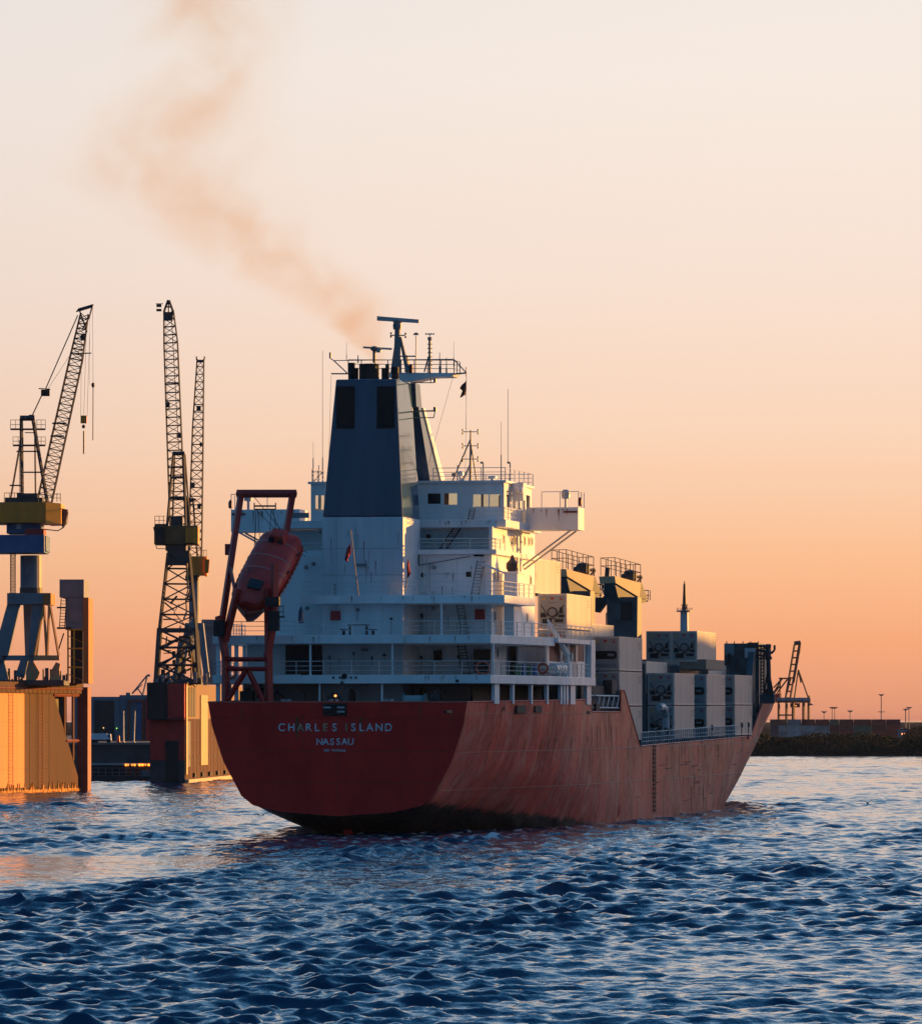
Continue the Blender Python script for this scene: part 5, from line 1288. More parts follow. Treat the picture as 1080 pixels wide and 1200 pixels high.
def dock_two():
    A = (W(217, 0, 750).x, 750.0); B = (W(272, 0, 812).x, 812.0)
    d = Vector((B[0]-A[0], B[1]-A[1], 0)).normalized(); nr = Vector((d.y, -d.x, 0)); A_ = Vector((A[0], A[1], 0)); B_ = A_+d*110
    root = empty('floating_dock', A_, 0, 'red ended floating dock with a tan sunlit side just left of the ship stern', 'floating dock')
    def part(m, name, mt, **k): m.v = [tuple(Vector(p)-A_) for p in m.v]; return m.build(name, mt, root, **k)
    V = lambda z: Vector((0, 0, z)); zu = 8.7; zt_ = 13.4
    inn = Vector((-4.75, 0, 0))
    m = MB(); m.prism([A_+V(-1), B_+V(-1), B_+V(zu), A_+V(zu)], inn); part(m, 'side_wall', DOCKT)
    m = MB(); m.prism([A_+V(zu+.003), B_+V(zu+.003), B_+V(zt_), A_+V(zt_)], inn); part(m, 'upper_wall', mat('dock_upper_tan', (.15, .06, .025), .7, var=.2, scale=.4, streak=True))
    Y = 750
    def fb(m, a, b, t, bo, dep=.12, dy=0): p, q = W(a, t, Y), W(b, bo, Y); m.box(p.x, q.x, Y-dep-dy, Y-dy-.01, q.z, p.z); return m
    part(fb(MB(), 176, 216.6, 843.5, 891), 'end_plating', DOCKR)
    part(fb(MB(), 176, 216.6, 891.2, 925), 'lower_end_plating', CDARK)
    part(fb(MB(), 173, 197, 800, 843.2, 1.4), 'dark_end_block', BLACK)
    part(fb(MB(), 197.1, 216.8, 801, 843.2, 1.2), 'red_end_block', DOCKR)
    part(fb(MB(), 194, 209.5, 868, 925, .2), 'doorway', BLACK)
    m = MB(); 
    for py in (841.5, 843.5): m.tube(W(176, py, Y-1.3), W(217, py, Y-1.3), .05, 4)
    part(m, 'ledge', CDARK)
    def onwall(px): x, y = lineY(px, A, B); return Vector((x, y, 0))
    def pan(a, b, z0, z1, off=.05): p, q = onwall(a)+nr*off, onwall(b)+nr*off; m = MB(); m.prism([p+V(z0), q+V(z0), q+V(z1), p+V(z1)], -nr*(off-.005)); return m
    part(pan(217.2, 218.6, 1.2, zt_+.2, .18), 'painted_edge_light', mat('edge_sunlight_yellow', (.62, .40, .14), .5))  # sun-bright corner edge painted as a yellow strip
    part(pan(234.5, 242.5, 2.3, 12.0, .15), 'white_fender_panel', mat('dock_white_panel', (.52, .26, .11), .6, var=.08))
    part(pan(256.5, 262, 4.8, 6.4, .1), 'sign_panel', YELLOW)
    part(pan(221, 223, 9.0, 13.0), 'dark_window', BLACK); part(pan(224, 226, 9.0, 13.0), 'dark_window', BLACK); part(pan(227, 229, 9.0, 13.0), 'dark_window', BLACK)
    part(pan(219, 223, 2.2, 8.4), 'dark_window', CDARK)
    m = MB()
    for i in range(9): q = onwall(221+i*6); m.prism([q+nr*.02+V(3.2), q+d*1.0+nr*.02+V(3.2), q+d*1.0+nr*.02+V(3.7), q+nr*.02+V(3.7)], nr*.03)
    for i in range(5): q = onwall(226+i*9); m.prism([q+nr*.02+V(.7), q+d*1.4+nr*.02+V(.7), q+d*1.4+nr*.02+V(1.3), q+nr*.02+V(1.3)], nr*.3)
    part(m, 'scupper', BLACK)
    m = MB()
    for i in range(24): q = A_+d*(i*4.5+1)+nr*.01; m.tube(q+V(.5), q+V(zu), .04, 4)
    for z in (3.0, 5.8, 8.6): m.tube(A_+nr*.01+V(z), B_+nr*.01+V(z), .04, 4)
    part(m, 'plate_seam', mat('seam_rust', (.10, .05, .03), .7))
    m = MB(); m.prism([A_+nr*.02+V(-.5), B_+nr*.02+V(-.5), B_+nr*.02+V(.5), A_+nr*.02+V(.5)], nr*.5); part(m, 'rubbing_strake', mat('strake_pale', (.5, .36, .22), .6))
    m = MB(); m.box(A_.x-5, A_.x+.3, Y, Y+110, zt_+.01, zt_+.25); part(m, 'top_deck', CDARK)
    # clutter on top
    m = MB(); rr = random.Random(9)
    for i in range(40):
        px = rr.uniform(181, 262); yy = Y+rr.uniform(1, 60); p = W(px, 0, yy); h = rr.uniform(.3, 1.8); m.box(p.x, p.x+rr.uniform(.2, .8), yy, yy+.6, zt_+.2, zt_+.2+h)
    part(m, 'deck_clutter', CGREY)
    q = onwall(264); 
    m = MB(); m.box(q.x-3.2, q.x-1.2, q.y, q.y+3, zt_+.25, wz(735, q.y)); m.box(q.x-3.4, q.x-.6, q.y-.3, q.y+3.4, wz(735, q.y)+.01, wz(726, q.y)); part(m, 'stair_tower', CGREY)
dock_two()

def crane_two():
    Y = 756.0; base = W(205, 800, Y)
    root = empty('dock_crane', base, 0, 'dark lattice tower crane with near vertical jib on the red ended dock', 'crane')
    P = lambda px, py, dy=0.: W(px, py, Y)+Vector((0, dy, 0))
    def part(m, name, mt, **k): m.v = [tuple(Vector(p)-base) for p in m.v]; return m.build(name, mt, root, **k)
    def pb(m, a, b, t, bo, dep, dy=0): p, q = P(a, t), P(b, bo); m.box(p.x, q.x, Y+dy, Y+dy+dep, q.z, p.z); return m
    m = MB()
    lattice(m, P(208, 738, 1.5), P(209, 648, 1.5), 5.0, 2.9, 3.2, 2.6, 5, .17, .09)
    lattice(m, P(208, 800, 1.5), P(208, 738, 1.5), 5.9, 5.0, 4, 3.2, 3, .30, .14)
    for dy in (-.2, 3): pb(m, 184, 228, 736, 741, .3, dy)
    pb(m, 196, 222, 645, 662, 2.6, .2)
    rr = random.Random(17)
    for i in range(34):
        y0 = rr.uniform(690, 796); hw = 8+(y0-650)/150*17; a = rr.uniform(-hw, hw); b = max(-hw, min(hw, a+rr.uniform(-14, 14)))
        m.bar(P(208+a, y0, rr.uniform(0, 3)), P(208+b, y0+rr.choice([0, rr.uniform(-14, 14)]), rr.uniform(0, 3)), rr.choice([.09, .14, .2]))
    for i in range(9): y0 = rr.uniform(742, 790); a = rr.uniform(188, 222); pb(m, a, a+rr.uniform(2, 5), y0, y0+rr.uniform(4, 9), 1, rr.uniform(0, 2))
    m.bar(P(183, 798), P(226, 768), .2); m.bar(P(190, 760), P(218, 744), .2); m.bar(P(188, 780, 3), P(215, 760, 3), .2)
    pb(m, 180, 236, 796, 802, 4, -.5)
    part(m, 'tower', CDARK)
    m = MB()
    for a, b, wd in (((213, 745, 4), (205, 800, 4), .8), ((222, 745, 4), (229, 800, 4), .6), ((226, 690, 1), (232, 760, 1), .15), ((230, 745, 1), (236, 790, 1), .15)): m.bar(P(*a), P(*b), wd)
    part(m, 'leg_brace', CGREY)
    m = MB()
    for a, b in (((219.5, 660), (220, 690)), ((218, 700), (219, 715)), ((227, 740), (230, 756)), ((231, 745), (233.5, 785)), ((225, 765), (224, 798))): m.bar(P(*a, -.2), P(*b, -.2), .16)
    part(m, 'sun_painted_ladder', mat('painted_orange_sunlight', (.5, .2, .1)))  # sunlight on these bars put into the orange colour
    m = pb(MB(), 181, 232, 616, 638, 5.5, -.5); m2 = m
    part(m, 'machinery_house', mat('house_dark_olive', (.22, .08, .02), .5, var=.3), bevel=.05)
    m = MB(); m.prism([P(180, 618, -1), P(194, 618, -1), P(194, 640, -1), P(184, 636, -1)], (0, .45, 0)); part(m, 'operator_cab', BLACK)
    part(pb(MB(), 218, 228, 618, 636, .3, -1), 'yellow_cabin', YELLOWD); part(pb(MB(), 228.1, 232.5, 618, 637, 4, -.9), 'cabin_end', YELLOW)
    part(pb(MB(), 194, 218, 638.1, 645, 3, 0), 'turntable', CDARK)
    m = MB()
    for px in (182, 187, 192): m.tube(P(px, 616, -.6), P(px, 605, -.6), .04, 4)
    for py in (605, 610): m.tube(P(182, py, -.6), P(194, py, -.6), .035, 4)
    m.path([P(182, 636), P(184, 643), P(197, 643)], .05, 4); pb(m, 182, 196, 614, 616, 2, -.6); part(m, 'walkway_railing', CDARK)
    m = MB()
    m.bar(P(203, 531, 1), P(196, 616, 0), .26); m.bar(P(215, 531, 1), P(218, 616, 0), .26); m.bar(P(203, 531, 4), P(200, 616, 5), .18); m.bar(P(215, 531, 4), P(221, 616, 5), .18)
    for py, a, b, wd in ((531, 202, 216, .4), (547, 202, 216, .2), (559, 200, 217, .25), (583, 198, 218, .3)): m.bar(P(a, py, 1), P(b, py, 1), wd)
    m.lathe(P(217, 584, 1), [(.1, -.5), (.5, 0), (.1, .5)], 8)
    pb(m, 200, 214, 605, 616, 2, 0)
    part(m, 'a_frame', CDARK)
    m = MB(); lattice(m, P(207, 614, 3), P(199, 400, 3), 2.1, 1.85, 1.6, 1.5, 22, .08, .045); lattice(m, P(199, 400, 3), P(196.5, 362, 3), 1.85, 1.3, 1.5, 1.0, 4, .08, .05)
    m.prism([P(190.5, 367, 2.5), P(203, 367, 2.5), P(202, 364, 2.5), P(191, 364, 2.5)], (0, 1, 0)); m.bar(P(191, 364, 2.6), P(196, 350, 2.6), .22); m.bar(P(202, 364, 2.6), P(197, 350, 2.6), .22); m.bar(P(193.5, 358, 2.6), P(200, 358, 2.6), .15); m.bar(P(196.5, 350, 2.6), P(196.5, 364, 2.6), .12); m.prism([P(190, 366, 2.3), P(202, 366, 2.3), P(201, 374, 2.3), P(192, 374, 2.3)], (0, .9, 0))
    m.tube(P(194, 447, 3), P(208, 447, 3), .09, 4); pb(m, 193, 198, 470, 476, .6, 2.5); pb(m, 206, 211, 506, 512, .6, 2.5)
    part(m, 'jib', CDARK)
    m = MB(); m.tube(P(181.5, 354, 3), P(190, 354, 3), .05, 4); pb(m, 182, 188, 354.5, 358, .1, 3); pb(m, 182, 188, 360, 363, .1, 3); part(m, 'warning_plate', BLACK)
    m = MB()
    for d_ in (-.4, .4): m.tube(P(209, 531, 2+d_), P(200, 372, 3+d_), .03, 4)
    m.tube(P(193, 370, 2.6), P(195, 470, 2.6), .02, 4)
    part(m, 'hoist_rope', CDARK)
crane_two()
def crane_three():
    Y = 790.0; base = W(230, 800, Y)
    root = empty('dock_crane', base, 0, 'farther crane with small yellow house partly behind the dark lattice tower', 'crane')
    P = lambda px, py, dy=0.: W(px, py, Y)+Vector((0, dy, 0))
    def part(m, name, mt, **k): m.v = [tuple(Vector(p)-base) for p in m.v]; return m.build(name, mt, root, **k)
    def pb(m, a, b, t, bo, dep, dy=0): p, q = P(a, t), P(b, bo); m.box(p.x, q.x, Y+dy, Y+dy+dep, q.z, p.z); return m
    m = MB(); m.lathe(P(227, 730, 2), [(.75, 0), (.75, 7.5)], 14); part(m, 'column', CGREY)
    m = MB(); m.prism([P(217, 730, 0), P(238, 730, 0), P(246, 800, 0), P(240, 800, 0), P(232, 745, 0), P(222, 745, 0), P(214, 800, 0), P(208, 800, 0)], (0, 3, 0)); part(m, 'portal_leg', CGREY)
    part(pb(MB(), 218, 240, 652, 674, 4, 0), 'machinery_house', YELLOWD); part(pb(MB(), 240.1, 242.5, 652, 675, 3.6, .2), 'house_end', YELLOW)
    m = MB(); m.prism([P(240, 655, -1), P(246, 656, -1), P(245, 671, -1), P(240, 673, -1)], (0, .9, 0)); part(m, 'operator_cab', YELLOWD)
    part(pb(MB(), 217, 232, 674.1, 680, 3, .5), 'turntable', CDARK)
    m = MB(); lattice(m, P(228, 652, 1.5), P(231.5, 500, 1.5), 1.9, 1.5, 1.4, 1.3, 15, .09, .05); lattice(m, P(231.5, 500, 1.5), P(234.5, 420, 1.5), 1.5, .95, 1.3, .9, 9, .085, .045)
    pb(m, 230, 239, 421, 424, .8, 1); m.bar(P(230, 421, 1.2), P(230, 417, 1.2), .14); m.bar(P(239, 421, 1.2), P(239.3, 417, 1.2), .14); pb(m, 230, 235, 475, 481, .6, 1); pb(m, 223, 228, 565, 571, .6, 1)
    m.lathe(P(235, 520, 1.5), [(.1, -.3), (.28, 0), (.1, .3)], 8)
    part(m, 'jib', CDARK)
    m = MB(); m.bar(P(219, 585, 1), P(222, 652, 1), .2); m.bar(P(226, 585, 1), P(231, 652, 1), .2); m.prism([P(214, 582, 1), P(230, 584, 1), P(226, 588, 1), P(219, 588, 1)], (0, .8, 0)); pb(m, 231, 235, 590, 596, 1, 1)
    for px in (235, 239, 242): m.tube(P(px, 652, 0), P(px, 644, 0), .035, 4)
    m.tube(P(235, 645, 0), P(242, 645, 0), .03, 4)
    part(m, 'a_frame', CDARK)
crane_three()

# ------------------------------------------------------------------ behind the docks: quay, hall, truck
def background_left():
    Y = 770
    root = empty('mooring_pontoon', W(140, 920, Y), 0, 'low dark mooring pontoon between the two floating docks', 'pontoon'); b0 = Vector(root.location)
    def part(m, name, mt): m.v = [tuple(Vector(p)-b0) for p in m.v]; return m.build(name, mt, root)
    m = MB(); m.box(W(96, 0, Y).x, W(182, 0, Y).x, Y, Y+5, -1, wz(909, Y)); part(m, 'float', CDARK)
    m = MB(); m.box(W(96, 0, Y).x, W(182, 0, Y).x, Y+5, Y+9, -1, wz(897, Y)); part(m, 'fender_wall', BLACK)
    m = MB(); m.box(W(96, 0, Y).x, W(182, 0, Y).x, Y+4.7, Y+5.0, wz(897, Y), wz(894.7, Y)); part(m, 'edge_beam', LSTEEL)
    m = MB()
    for px in range(100, 182, 8): m.tube(W(px, 909, Y), W(px, 900, Y), .06, 4)
    for py in (900, 905): m.tube(W(96, py, Y), W(182, py, Y), .045, 4)
    part(m, 'railing', STEEL)
    m = MB(); m.box(W(166, 0, Y).x, W(176, 0, Y).x, Y-.1, Y+1, wz(910, Y), wz(903, Y)); part(m, 'locker', STEEL)
    m = MB(); rr = random.Random(2)
    for i in range(16): px = rr.uniform(145, 175); p = W(px, 897, Y+4.5); m.box(p.x, p.x+.16, Y+4.4, Y+4.6, wz(898, Y), wz(895.6, Y))
    part(m, 'quay_lights', mat('warm_lamp', (1, .5, .1), .5, emit=((1., .34, .04), 1.0)))
    # quay
    m = MB(); m.box(-140, 10, 900, 1270, -1, wz(871, 900)); q = m.build('quay', QUAY); struct(q)
    m = MB(); m.box(-140, 10, 899.5, 900, wz(871, 900)-.25, wz(871, 900)+.12); q = m.build('quay_edge', mat('quay_edge_concrete', (.2, .18, .16), .8)); struct(q)
    # hall
    Y = 985; g = wz(871, 900)
    root = empty('industrial_hall', W(140, 0, Y).xy.to_3d()+Vector((0, 0, g)), 0, 'low blue grey industrial hall with dark doors between the docks', 'building'); b0 = Vector(root.location)
    def hb_(m, a, b, t, dep, dy=0, bo=None): m.box(W(a, 0, Y).x, W(b, 0, Y).x, Y+dy, Y+dy+dep, g if bo is None else wz(bo, Y), wz(t, Y)); return m
    part(hb_(MB(), 84, 140, 816.5, 30), 'main_hall', HALL); part(hb_(MB(), 140.05, 182, 814.5, 30, .3), 'side_hall', HALL)
    part(hb_(MB(), 111, 134, 821, .3, -.3), 'sliding_door', DARKIN); part(hb_(MB(), 161, 166, 823, .3, -.1), 'sliding_door', BLUEC)
    part(hb_(MB(), 149.5, 152, 820, .4, -.4), 'door_frame', DOCKC); part(hb_(MB(), 166.5, 169, 820, .4, -.4), 'door_frame', DOCKC); part(hb_(MB(), 149.5, 169, 820, .4, -.41, 822.5), 'door_frame', DOCKC)
    part(hb_(MB(), 171, 182, 818, .5, -.5), 'annex', DOCKR); part(hb_(MB(), 147, 152, 811.5, 3, 2, 814.4), 'roof_vent', HALL)
    # small luffing crane on the roofline
    Yc = 1040; b1 = W(166, 814, Yc); r2 = empty('harbour_crane', b1, 0, 'small thin crane silhouette above the blue grey hall roof', 'crane')
    m = MB(); Q = lambda px, py: W(px, py, Yc)-b1
    m.bar(Q(155, 813), Q(173, 791), .22); m.bar(Q(155, 813), Q(167, 802), .12); m.bar(Q(161, 806), Q(168, 816), .18); m.bar(Q(173, 791), Q(167, 816), .22); m.bar(Q(173, 791), Q(176, 792), .3); m.build('jib', CGREY, r2)
    m = MB(); a = Q(166, 816); m.box(a.x-.9, a.x+.9, -.5, .5, g-b1.z, a.z); m.build('tower', CGREY, r2)
    # truck
    Yt = 906; b2 = W(119, 0, Yt); b2.z = g; tr = empty('truck', b2, 0, 'white box truck parked on the quay in front of the blue grey hall', 'truck')
    m = MB(); m.box(W(107, 0, Yt).x-b2.x, W(126, 0, Yt).x-b2.x, -1.2, 1.2, .55, 1.55); m.build('cargo_box', mat('truck_white', (.55, .62, .68), .4), tr, bevel=.05)
    m = MB(); m.hexa([(W(126.3, 0, Yt).x-b2.x, -1.1, .4), (W(131, 0, Yt).x-b2.x, -1.1, .4), (W(131, 0, Yt).x-b2.x, 1.1, .4), (W(126.3, 0, Yt).x-b2.x, 1.1, .4)], [(W(126.3, 0, Yt).x-b2.x, -1.1, 1.5), (W(130, 0, Yt).x-b2.x, -1.1, 1.5), (W(130, 0, Yt).x-b2.x, 1.1, 1.5), (W(126.3, 0, Yt).x-b2.x, 1.1, 1.5)]); c = m.build('cab', mat('truck_white', (.55, .62, .68)), tr)
    m = MB(); x = W(127.5, 0, Yt).x-b2.x; m.box(x, x+.3, -1.13, -1.09, .9, 1.35); m.build('window', DGLASS, c)
    for px in (110, 114, 128):
        m = MB(); m.lathe((W(px, 0, Yt).x-b2.x, -1.15, .33), [(.15, 0), (.33, .02), (.33, .25)], 12, 'y'); m.build('wheel', BLACK, tr)
    # poles, red post
    for px, t, mt, nm, lab, cat in ((145, 833, LSTEEL, 'quay_pole', 'pale thin pole left of the tall mast in front of the blue hall', 'pole'), (157, 833, LSTEEL, 'quay_mast', 'pale thin mast leaning in front of the dark hall door', 'mast'), (139, 862, REDBOX, 'quay_beacon', 'short red beacon post right of the white truck', 'beacon')):
        Yp = 904+px*.02; b = W(px, 0, Yp); b.z = g; r_ = .12 if nm != 'quay_beacon' else .3
        m = MB(); m.tube((0, 0, 0), (.2 if nm == 'quay_mast' else 0, 0, wz(t, Yp)-g), r_, 8, r_*.6)
        m.lathe((0, 0, 0), [(r_*2.2, 0), (r_*2.2, .15)], 8)
        o = m.build(nm, mt); o.location = b; tag(o, lab, cat)
    for px, py, col, lab in ((137, 853.5, (.5, 1, .1), 'small green lit lamp on the blue hall wall'), (121.5, 867, (1, .6, .2), 'faint warm lamp in the dark hall door')):
        b = W(px, py if px == 137 else 853, Y-.5); m = MB(); m.lathe((0, 0, 0), [(.03, -.1), (.12, 0), (.03, .1)], 8); o = m.build('wall_lamp', mat('lamp_%d' % px, col, .5, emit=(col, .9))); o.location = b; tag(o, lab, 'lamp')
background_left()

# ------------------------------------------------------------------ far right shore
GZ = .2
def far_shore():
    xs = np.linspace(-260, 700, 120); rr = random.Random(11); rows = []
    for Yv, zf in ((1268, -1.0), (1273, .6), (1282, 2.4), (1300, 3.3), (1340, 2.8), (1420, GZ), (2400, GZ), (9000, GZ)):
        rows.append([(x*(1 if Yv < 1500 else Yv/1400), Yv+math.sin(x*.05)*2, zf+(.3*math.sin(x*.11)+.2*math.sin(x*.37) if 1 < zf and Yv < 1350 else 0)) for x in xs])
    m = MB(); m.grid(rows); o = m.build('shore_land', MUD); struct(o)
    # scrub along the bank
    v = []; f = []; rr = np.random.default_rng(4)
    N = 26000
    cx = rr.uniform(62, 175, N); cl = .5+.5*np.sin(cx*.35)*np.sin(cx*.13+1); cy = rr.uniform(1270, 1310, N)
    cz = np.interp(cy, [1268, 1282, 1300, 1310], [.0, 2.3, 3.1, 3.0])+rr.random(N)**1.4*(1.0+1.6*cl)
    sz = rr.uniform(.12, .42, N); 
    base = np.stack([cx, cy, cz], 1); d1 = rr.normal(size=(N, 3)); d2 = rr.normal(size=(N, 3))
    d1 /= np.linalg.norm(d1, axis=1)[:, None]; d2 /= np.linalg.norm(d2, axis=1)[:, None]
    V = np.stack([base-d1*sz[:, None], base+d2*sz[:, None]*.6, base+d1*sz[:, None], base-d2*sz[:, None]*.6], 1).reshape(-1, 3)
    me = bpy.data.meshes.new('bank_scrub'); me.from_pydata(V.tolist(), [], [(4*i, 4*i+1, 4*i+2, 4*i+3) for i in range(N)])
    me.materials.append(mat('scrub_green', (.03, .036, .018), .9, var=.5, scale=.15, spec=.1)); o = bpy.data.objects.new('bank_scrub', me); C.objects.link(o); o['kind'] = 'stuff'; o['label'] = 'dark scrub along the far river bank'
far_shore()
def far_containers():
    Y = 2400.0; cols = {'white': (.34, .34, .34), 'red': (.24, .03, .025), 'dark red': (.15, .02, .02), 'blue': (.035, .045, .08), 'green': (.03, .11, .07), 'grey': (.22, .22, .22), 'brown': (.13, .05, .035)}
    def proto_c(L):
        m = MB(); m.box(0, L-.25, 0, 2.4, 0.08, 2.5)
        for i in range(1, int(L)): m.box(i-.12, i+.12, -.05, 0, .15, 2.4)
        for x in (0, L-.40): m.box(x, x+.15, -.07, 0, 0, 2.55)
        m.box(.15, L-.4, -.07, 0, 2.4, 2.55); m.box(.15, L-.4, -.07, 0, 0, .15)
        return m
    rowsd = [ # (start px, L, colours bottom->top, base Y offset)
        (902, 6.1, ['blue', 'blue', 'blue']), (912, 6.1, ['white', 'grey', 'blue'])]
    x = 902.0; seq = [(10, ['blue', 'blue', 'brown']), (10, ['grey', 'white', 'brown']), (17, ['white', 'white', 'grey']), (16, ['grey', 'white', 'dark red']), (17, ['white', 'grey', 'red']), (11, ['brown', 'dark red', 'green']),
                      (17, ['red', 'dark red', 'dark red']), (21, ['green', 'green', 'dark red']), (17, ['red', 'dark red', 'red']), (17, ['dark red', 'red', 'dark red'])]
    names = ['first', 'second', 'third', 'fourth', 'fifth', 'sixth', 'seventh', 'eighth', 'ninth', 'tenth']; tn = ['bottom', 'middle', 'top']
    for i, (wpx, st) in enumerate(seq):
        L = wpx*Y/F
        me = None
        for k, c in enumerate(st):
            o = proto_c(L).build('stacked_container', mat('far_'+c.replace(' ', '_'), cols[c], .6, var=.2, scale=.4))
            p = W(x, 0, Y); o.location = (p.x, Y+(k % 2)*.3, GZ+.02+k*2.56)
            tag(o, '%s container, %s tier, %s column from the left, far yard' % (c, tn[k], names[i]), 'container', 'containers stacked in the far yard')
        x += wpx
far_containers()
def gantry():
    Y = 2620.0; base = W(930, 0, Y); base.z = GZ
    root = empty('gantry_crane', base, 0, 'distant gantry crane with raised boom beyond the container yard', 'crane')
    P = lambda px, py, dy=0.: W(px, py, Y)+Vector((0, dy, 0))-base
    def Z(*a, **k): return P(*a, **k)
    pm_ = mat('gantry_red_brown', (.11, .035, .035), .6, var=.2)
    m = MB()
    for a, b, w_ in (((912, 820), (912, 846), .9), ((921, 820), (921, 846), .9), ((929, 818), (929, 846), 1.1), ((941, 820), (941, 846), 1.0), ((947, 815), (947, 846), .9), ((913, 838), (928, 838), .5)): m.bar(P(*a), P(*b), w_)
    m.build('portal_leg', pm_, root)
    m = MB()
    for dy in (0, 12): m.bar(P(910, 820.5, dy), P(949, 820.5, dy), 1.7)
    m.prism([P(947, 823), P(953, 826), P(947, 827)], (0, 3, 0)); m.build('main_girder', CGREY, root)
    m = MB()
    for o_ in (0, 5.5): m.bar(P(920+o_, 818), P(930.5+o_, 755), .7)
    for t in np.linspace(0, 1, 9): m.bar(P(920+10.5*t, 818-63*t), P(925.5+10.5*t, 818-63*t), .5)
    m.bar(P(930, 754), P(937.5, 753), 1.4); m.bar(P(937.5, 753), P(936, 766), .5); m.bar(P(936, 766), P(930, 800), .3)
    m.build('boom', pm_, root)
    m = MB()
    for a, b in (((935, 785), (947, 819)), ((935, 785), (930, 819)), ((935, 785), (938, 800)), ((915, 796), (906, 806)), ((922, 796), (910, 812)), ((912, 795), (926, 795)), ((906, 812), (916, 795)), ((914, 795), (913, 820)), ((926, 795), (920, 818)), ((905, 814), (914, 803))): m.bar(P(*a), P(*b), .5)
    m.build('stay', pm_, root)
    m = MB(); a, b = P(908, 812.5), P(915, 823); m.box(a.x, b.x, 1, 5, b.z, a.z); m.build('machinery_house', DOCKR, root)
    m = MB(); a, b = P(926, 824), P(937, 829); m.box(a.x, b.x, 2, 5, b.z, a.z); m.build('trolley', pm_, root)
    m = MB(); a = P(932, 827, -.5); m.box(a.x-.3, a.x+.3, a.y-.2, a.y, a.z-.2, a.z+.2); m.build('work_lamp', mat('warm_lamp', (1, .5, .1)), root)
gantry()
def masts():
    Y = 2480.0; items = [(965, 834, 'thin floodlight mast nearest the gantry crane'), (974.5, 829, 'left one of the close pair of floodlight masts'), (977.5, 829, 'right one of the close pair of floodlight masts'), (995.5, 833, 'short floodlight mast standing alone right of the close pair'),
        (1032, 814, 'tallest floodlight mast above the dark red containers'), (1060.5, 831, 'pale floodlight mast beside the dark mound'), (1064.5, 829, 'lattice floodlight mast right next to the pale one')]
    for px, t, lab in items:
        b = W(px, 0, Y); b.z = GZ; root = empty('floodlight_mast', b, 0, lab, 'light mast', 'floodlight masts in the far yard'); h = wz(t, Y)-GZ
        r_ = .32 if px in (1032, 1060.5) else .22
        m = MB(); m.tube((0, 0, 0), (0, 0, h), r_, 6, r_*.7); m.build('pole', CGREY, root)
        m = MB(); m.box(-1.3, 1.3, -.5, .5, h-.2, h+.15); m.box(-.7, .7, -.3, .3, h-.55, h-.2)
        m.build('lamp_head', CGREY, root)
        if px == 1032: m = MB(); m.box(-1.5, 1.5, -.5, .5, h*.58, h*.58+.3); m.build('lamp_head', CGREY, root)
    # mound with trees at the right edge and low buildings
    m = MB(); rr = np.random.default_rng(8); cx0 = W(1079, 0, 2350).x
    N = 3000; a = rr.random(N)*2*np.pi; rr_ = rr.random(N)**.5
    hx = cx0+np.cos(a)*rr_*8; hy = 2350+np.sin(a)*rr_*8; hz = GZ+rr.random(N)*(4.6*(1-rr_**2))+.3
    V = []; Fc = []
    for i in range(N):
        s = .55; d1 = rr.normal(size=3); d2 = rr.normal(size=3); d1 *= s/np.linalg.norm(d1); d2 *= s/np.linalg.norm(d2); p = np.array((hx[i]-cx0, hy[i]-2350, hz[i]-GZ))
        V += [tuple(p-d1), tuple(p+d2), tuple(p+d1), tuple(p-d2)]; Fc.append((4*i, 4*i+1, 4*i+2, 4*i+3))
    root = empty('broad_tree', (cx0, 2350, GZ), 0, 'rounded dark tree clump at the right edge of the far shore', 'tree')
    m = MB(); m.add(V, Fc); m.build('crown', mat('scrub_green', (.04, .05, .022)), root)
    m = MB(); m.tube((0, 0, 0), (0, 0, 2.5), .4, 8, .2); m.build('trunk', MUD, root)
    Yb = 2380; 
    for px0, px1, t, mt, lab in ((1053, 1066, 853, HALL, 'low dark shed right of the container stacks'), (1066, 1084, 858, DOCKR, 'low reddish shed at the right edge of the far shore')):
        b = W(px0, 0, Yb); b.z = GZ; root = empty('storage_shed', b, 0, lab, 'shed'); wd = (px1-px0)*Yb/F; h = wz(t, Yb)-GZ
        m = MB(); m.box(0, wd, 0, 10, 0, h*.8); m.build('wall', mt, root); m = MB(); m.prism([(-.2, -.3, h*.8), (wd+.2, -.3, h*.8), (wd/2, -.3, h)], (0, 10.6, 0)); m.build('roof', CDARK, root)
        m = MB(); 
        for i in range(3): m.box(wd*(.2+i*.25), wd*(.2+i*.25)+.5, -.15, -.05, h*.3, h*.3+.5)
        m.build('lit_window', mat('far_lamp', (1, .4, .1), .5, emit=((1., .3, .08), 1.6)), root)
masts()

# ------------------------------------------------------------------ unseen ridge added on the sunward bank, shaped to shade the lower ship
def sun_block_ridge():
    rows = []; ys = np.linspace(450, 732, 80)
    for X, f in ((95, 0), (104, .1), (120, .5), (135, .86), (150, 1.0), (190, .99), (320, .8), (600, .7)):
        rows.append([(X+3*math.sin(y*.05), y+(X-150)*.67, -1+f*(np.interp(y, [450, 465, 490, 540, 547, 556, 573, 592, 612, 670, 708, 720, 731], [4, 28, 34.8, 34.9, 34.4, 32.4, 32.2, 31.2, 30.3, 29.6, 29, 18, 2])+.14*math.sin(y*.21)+.1*math.sin(y*.57))) for y in ys])
    m = MB(); m.grid(rows); o = m.build('sun_block_ridge', MUD, smooth=True); struct(o)
sun_block_ridge()

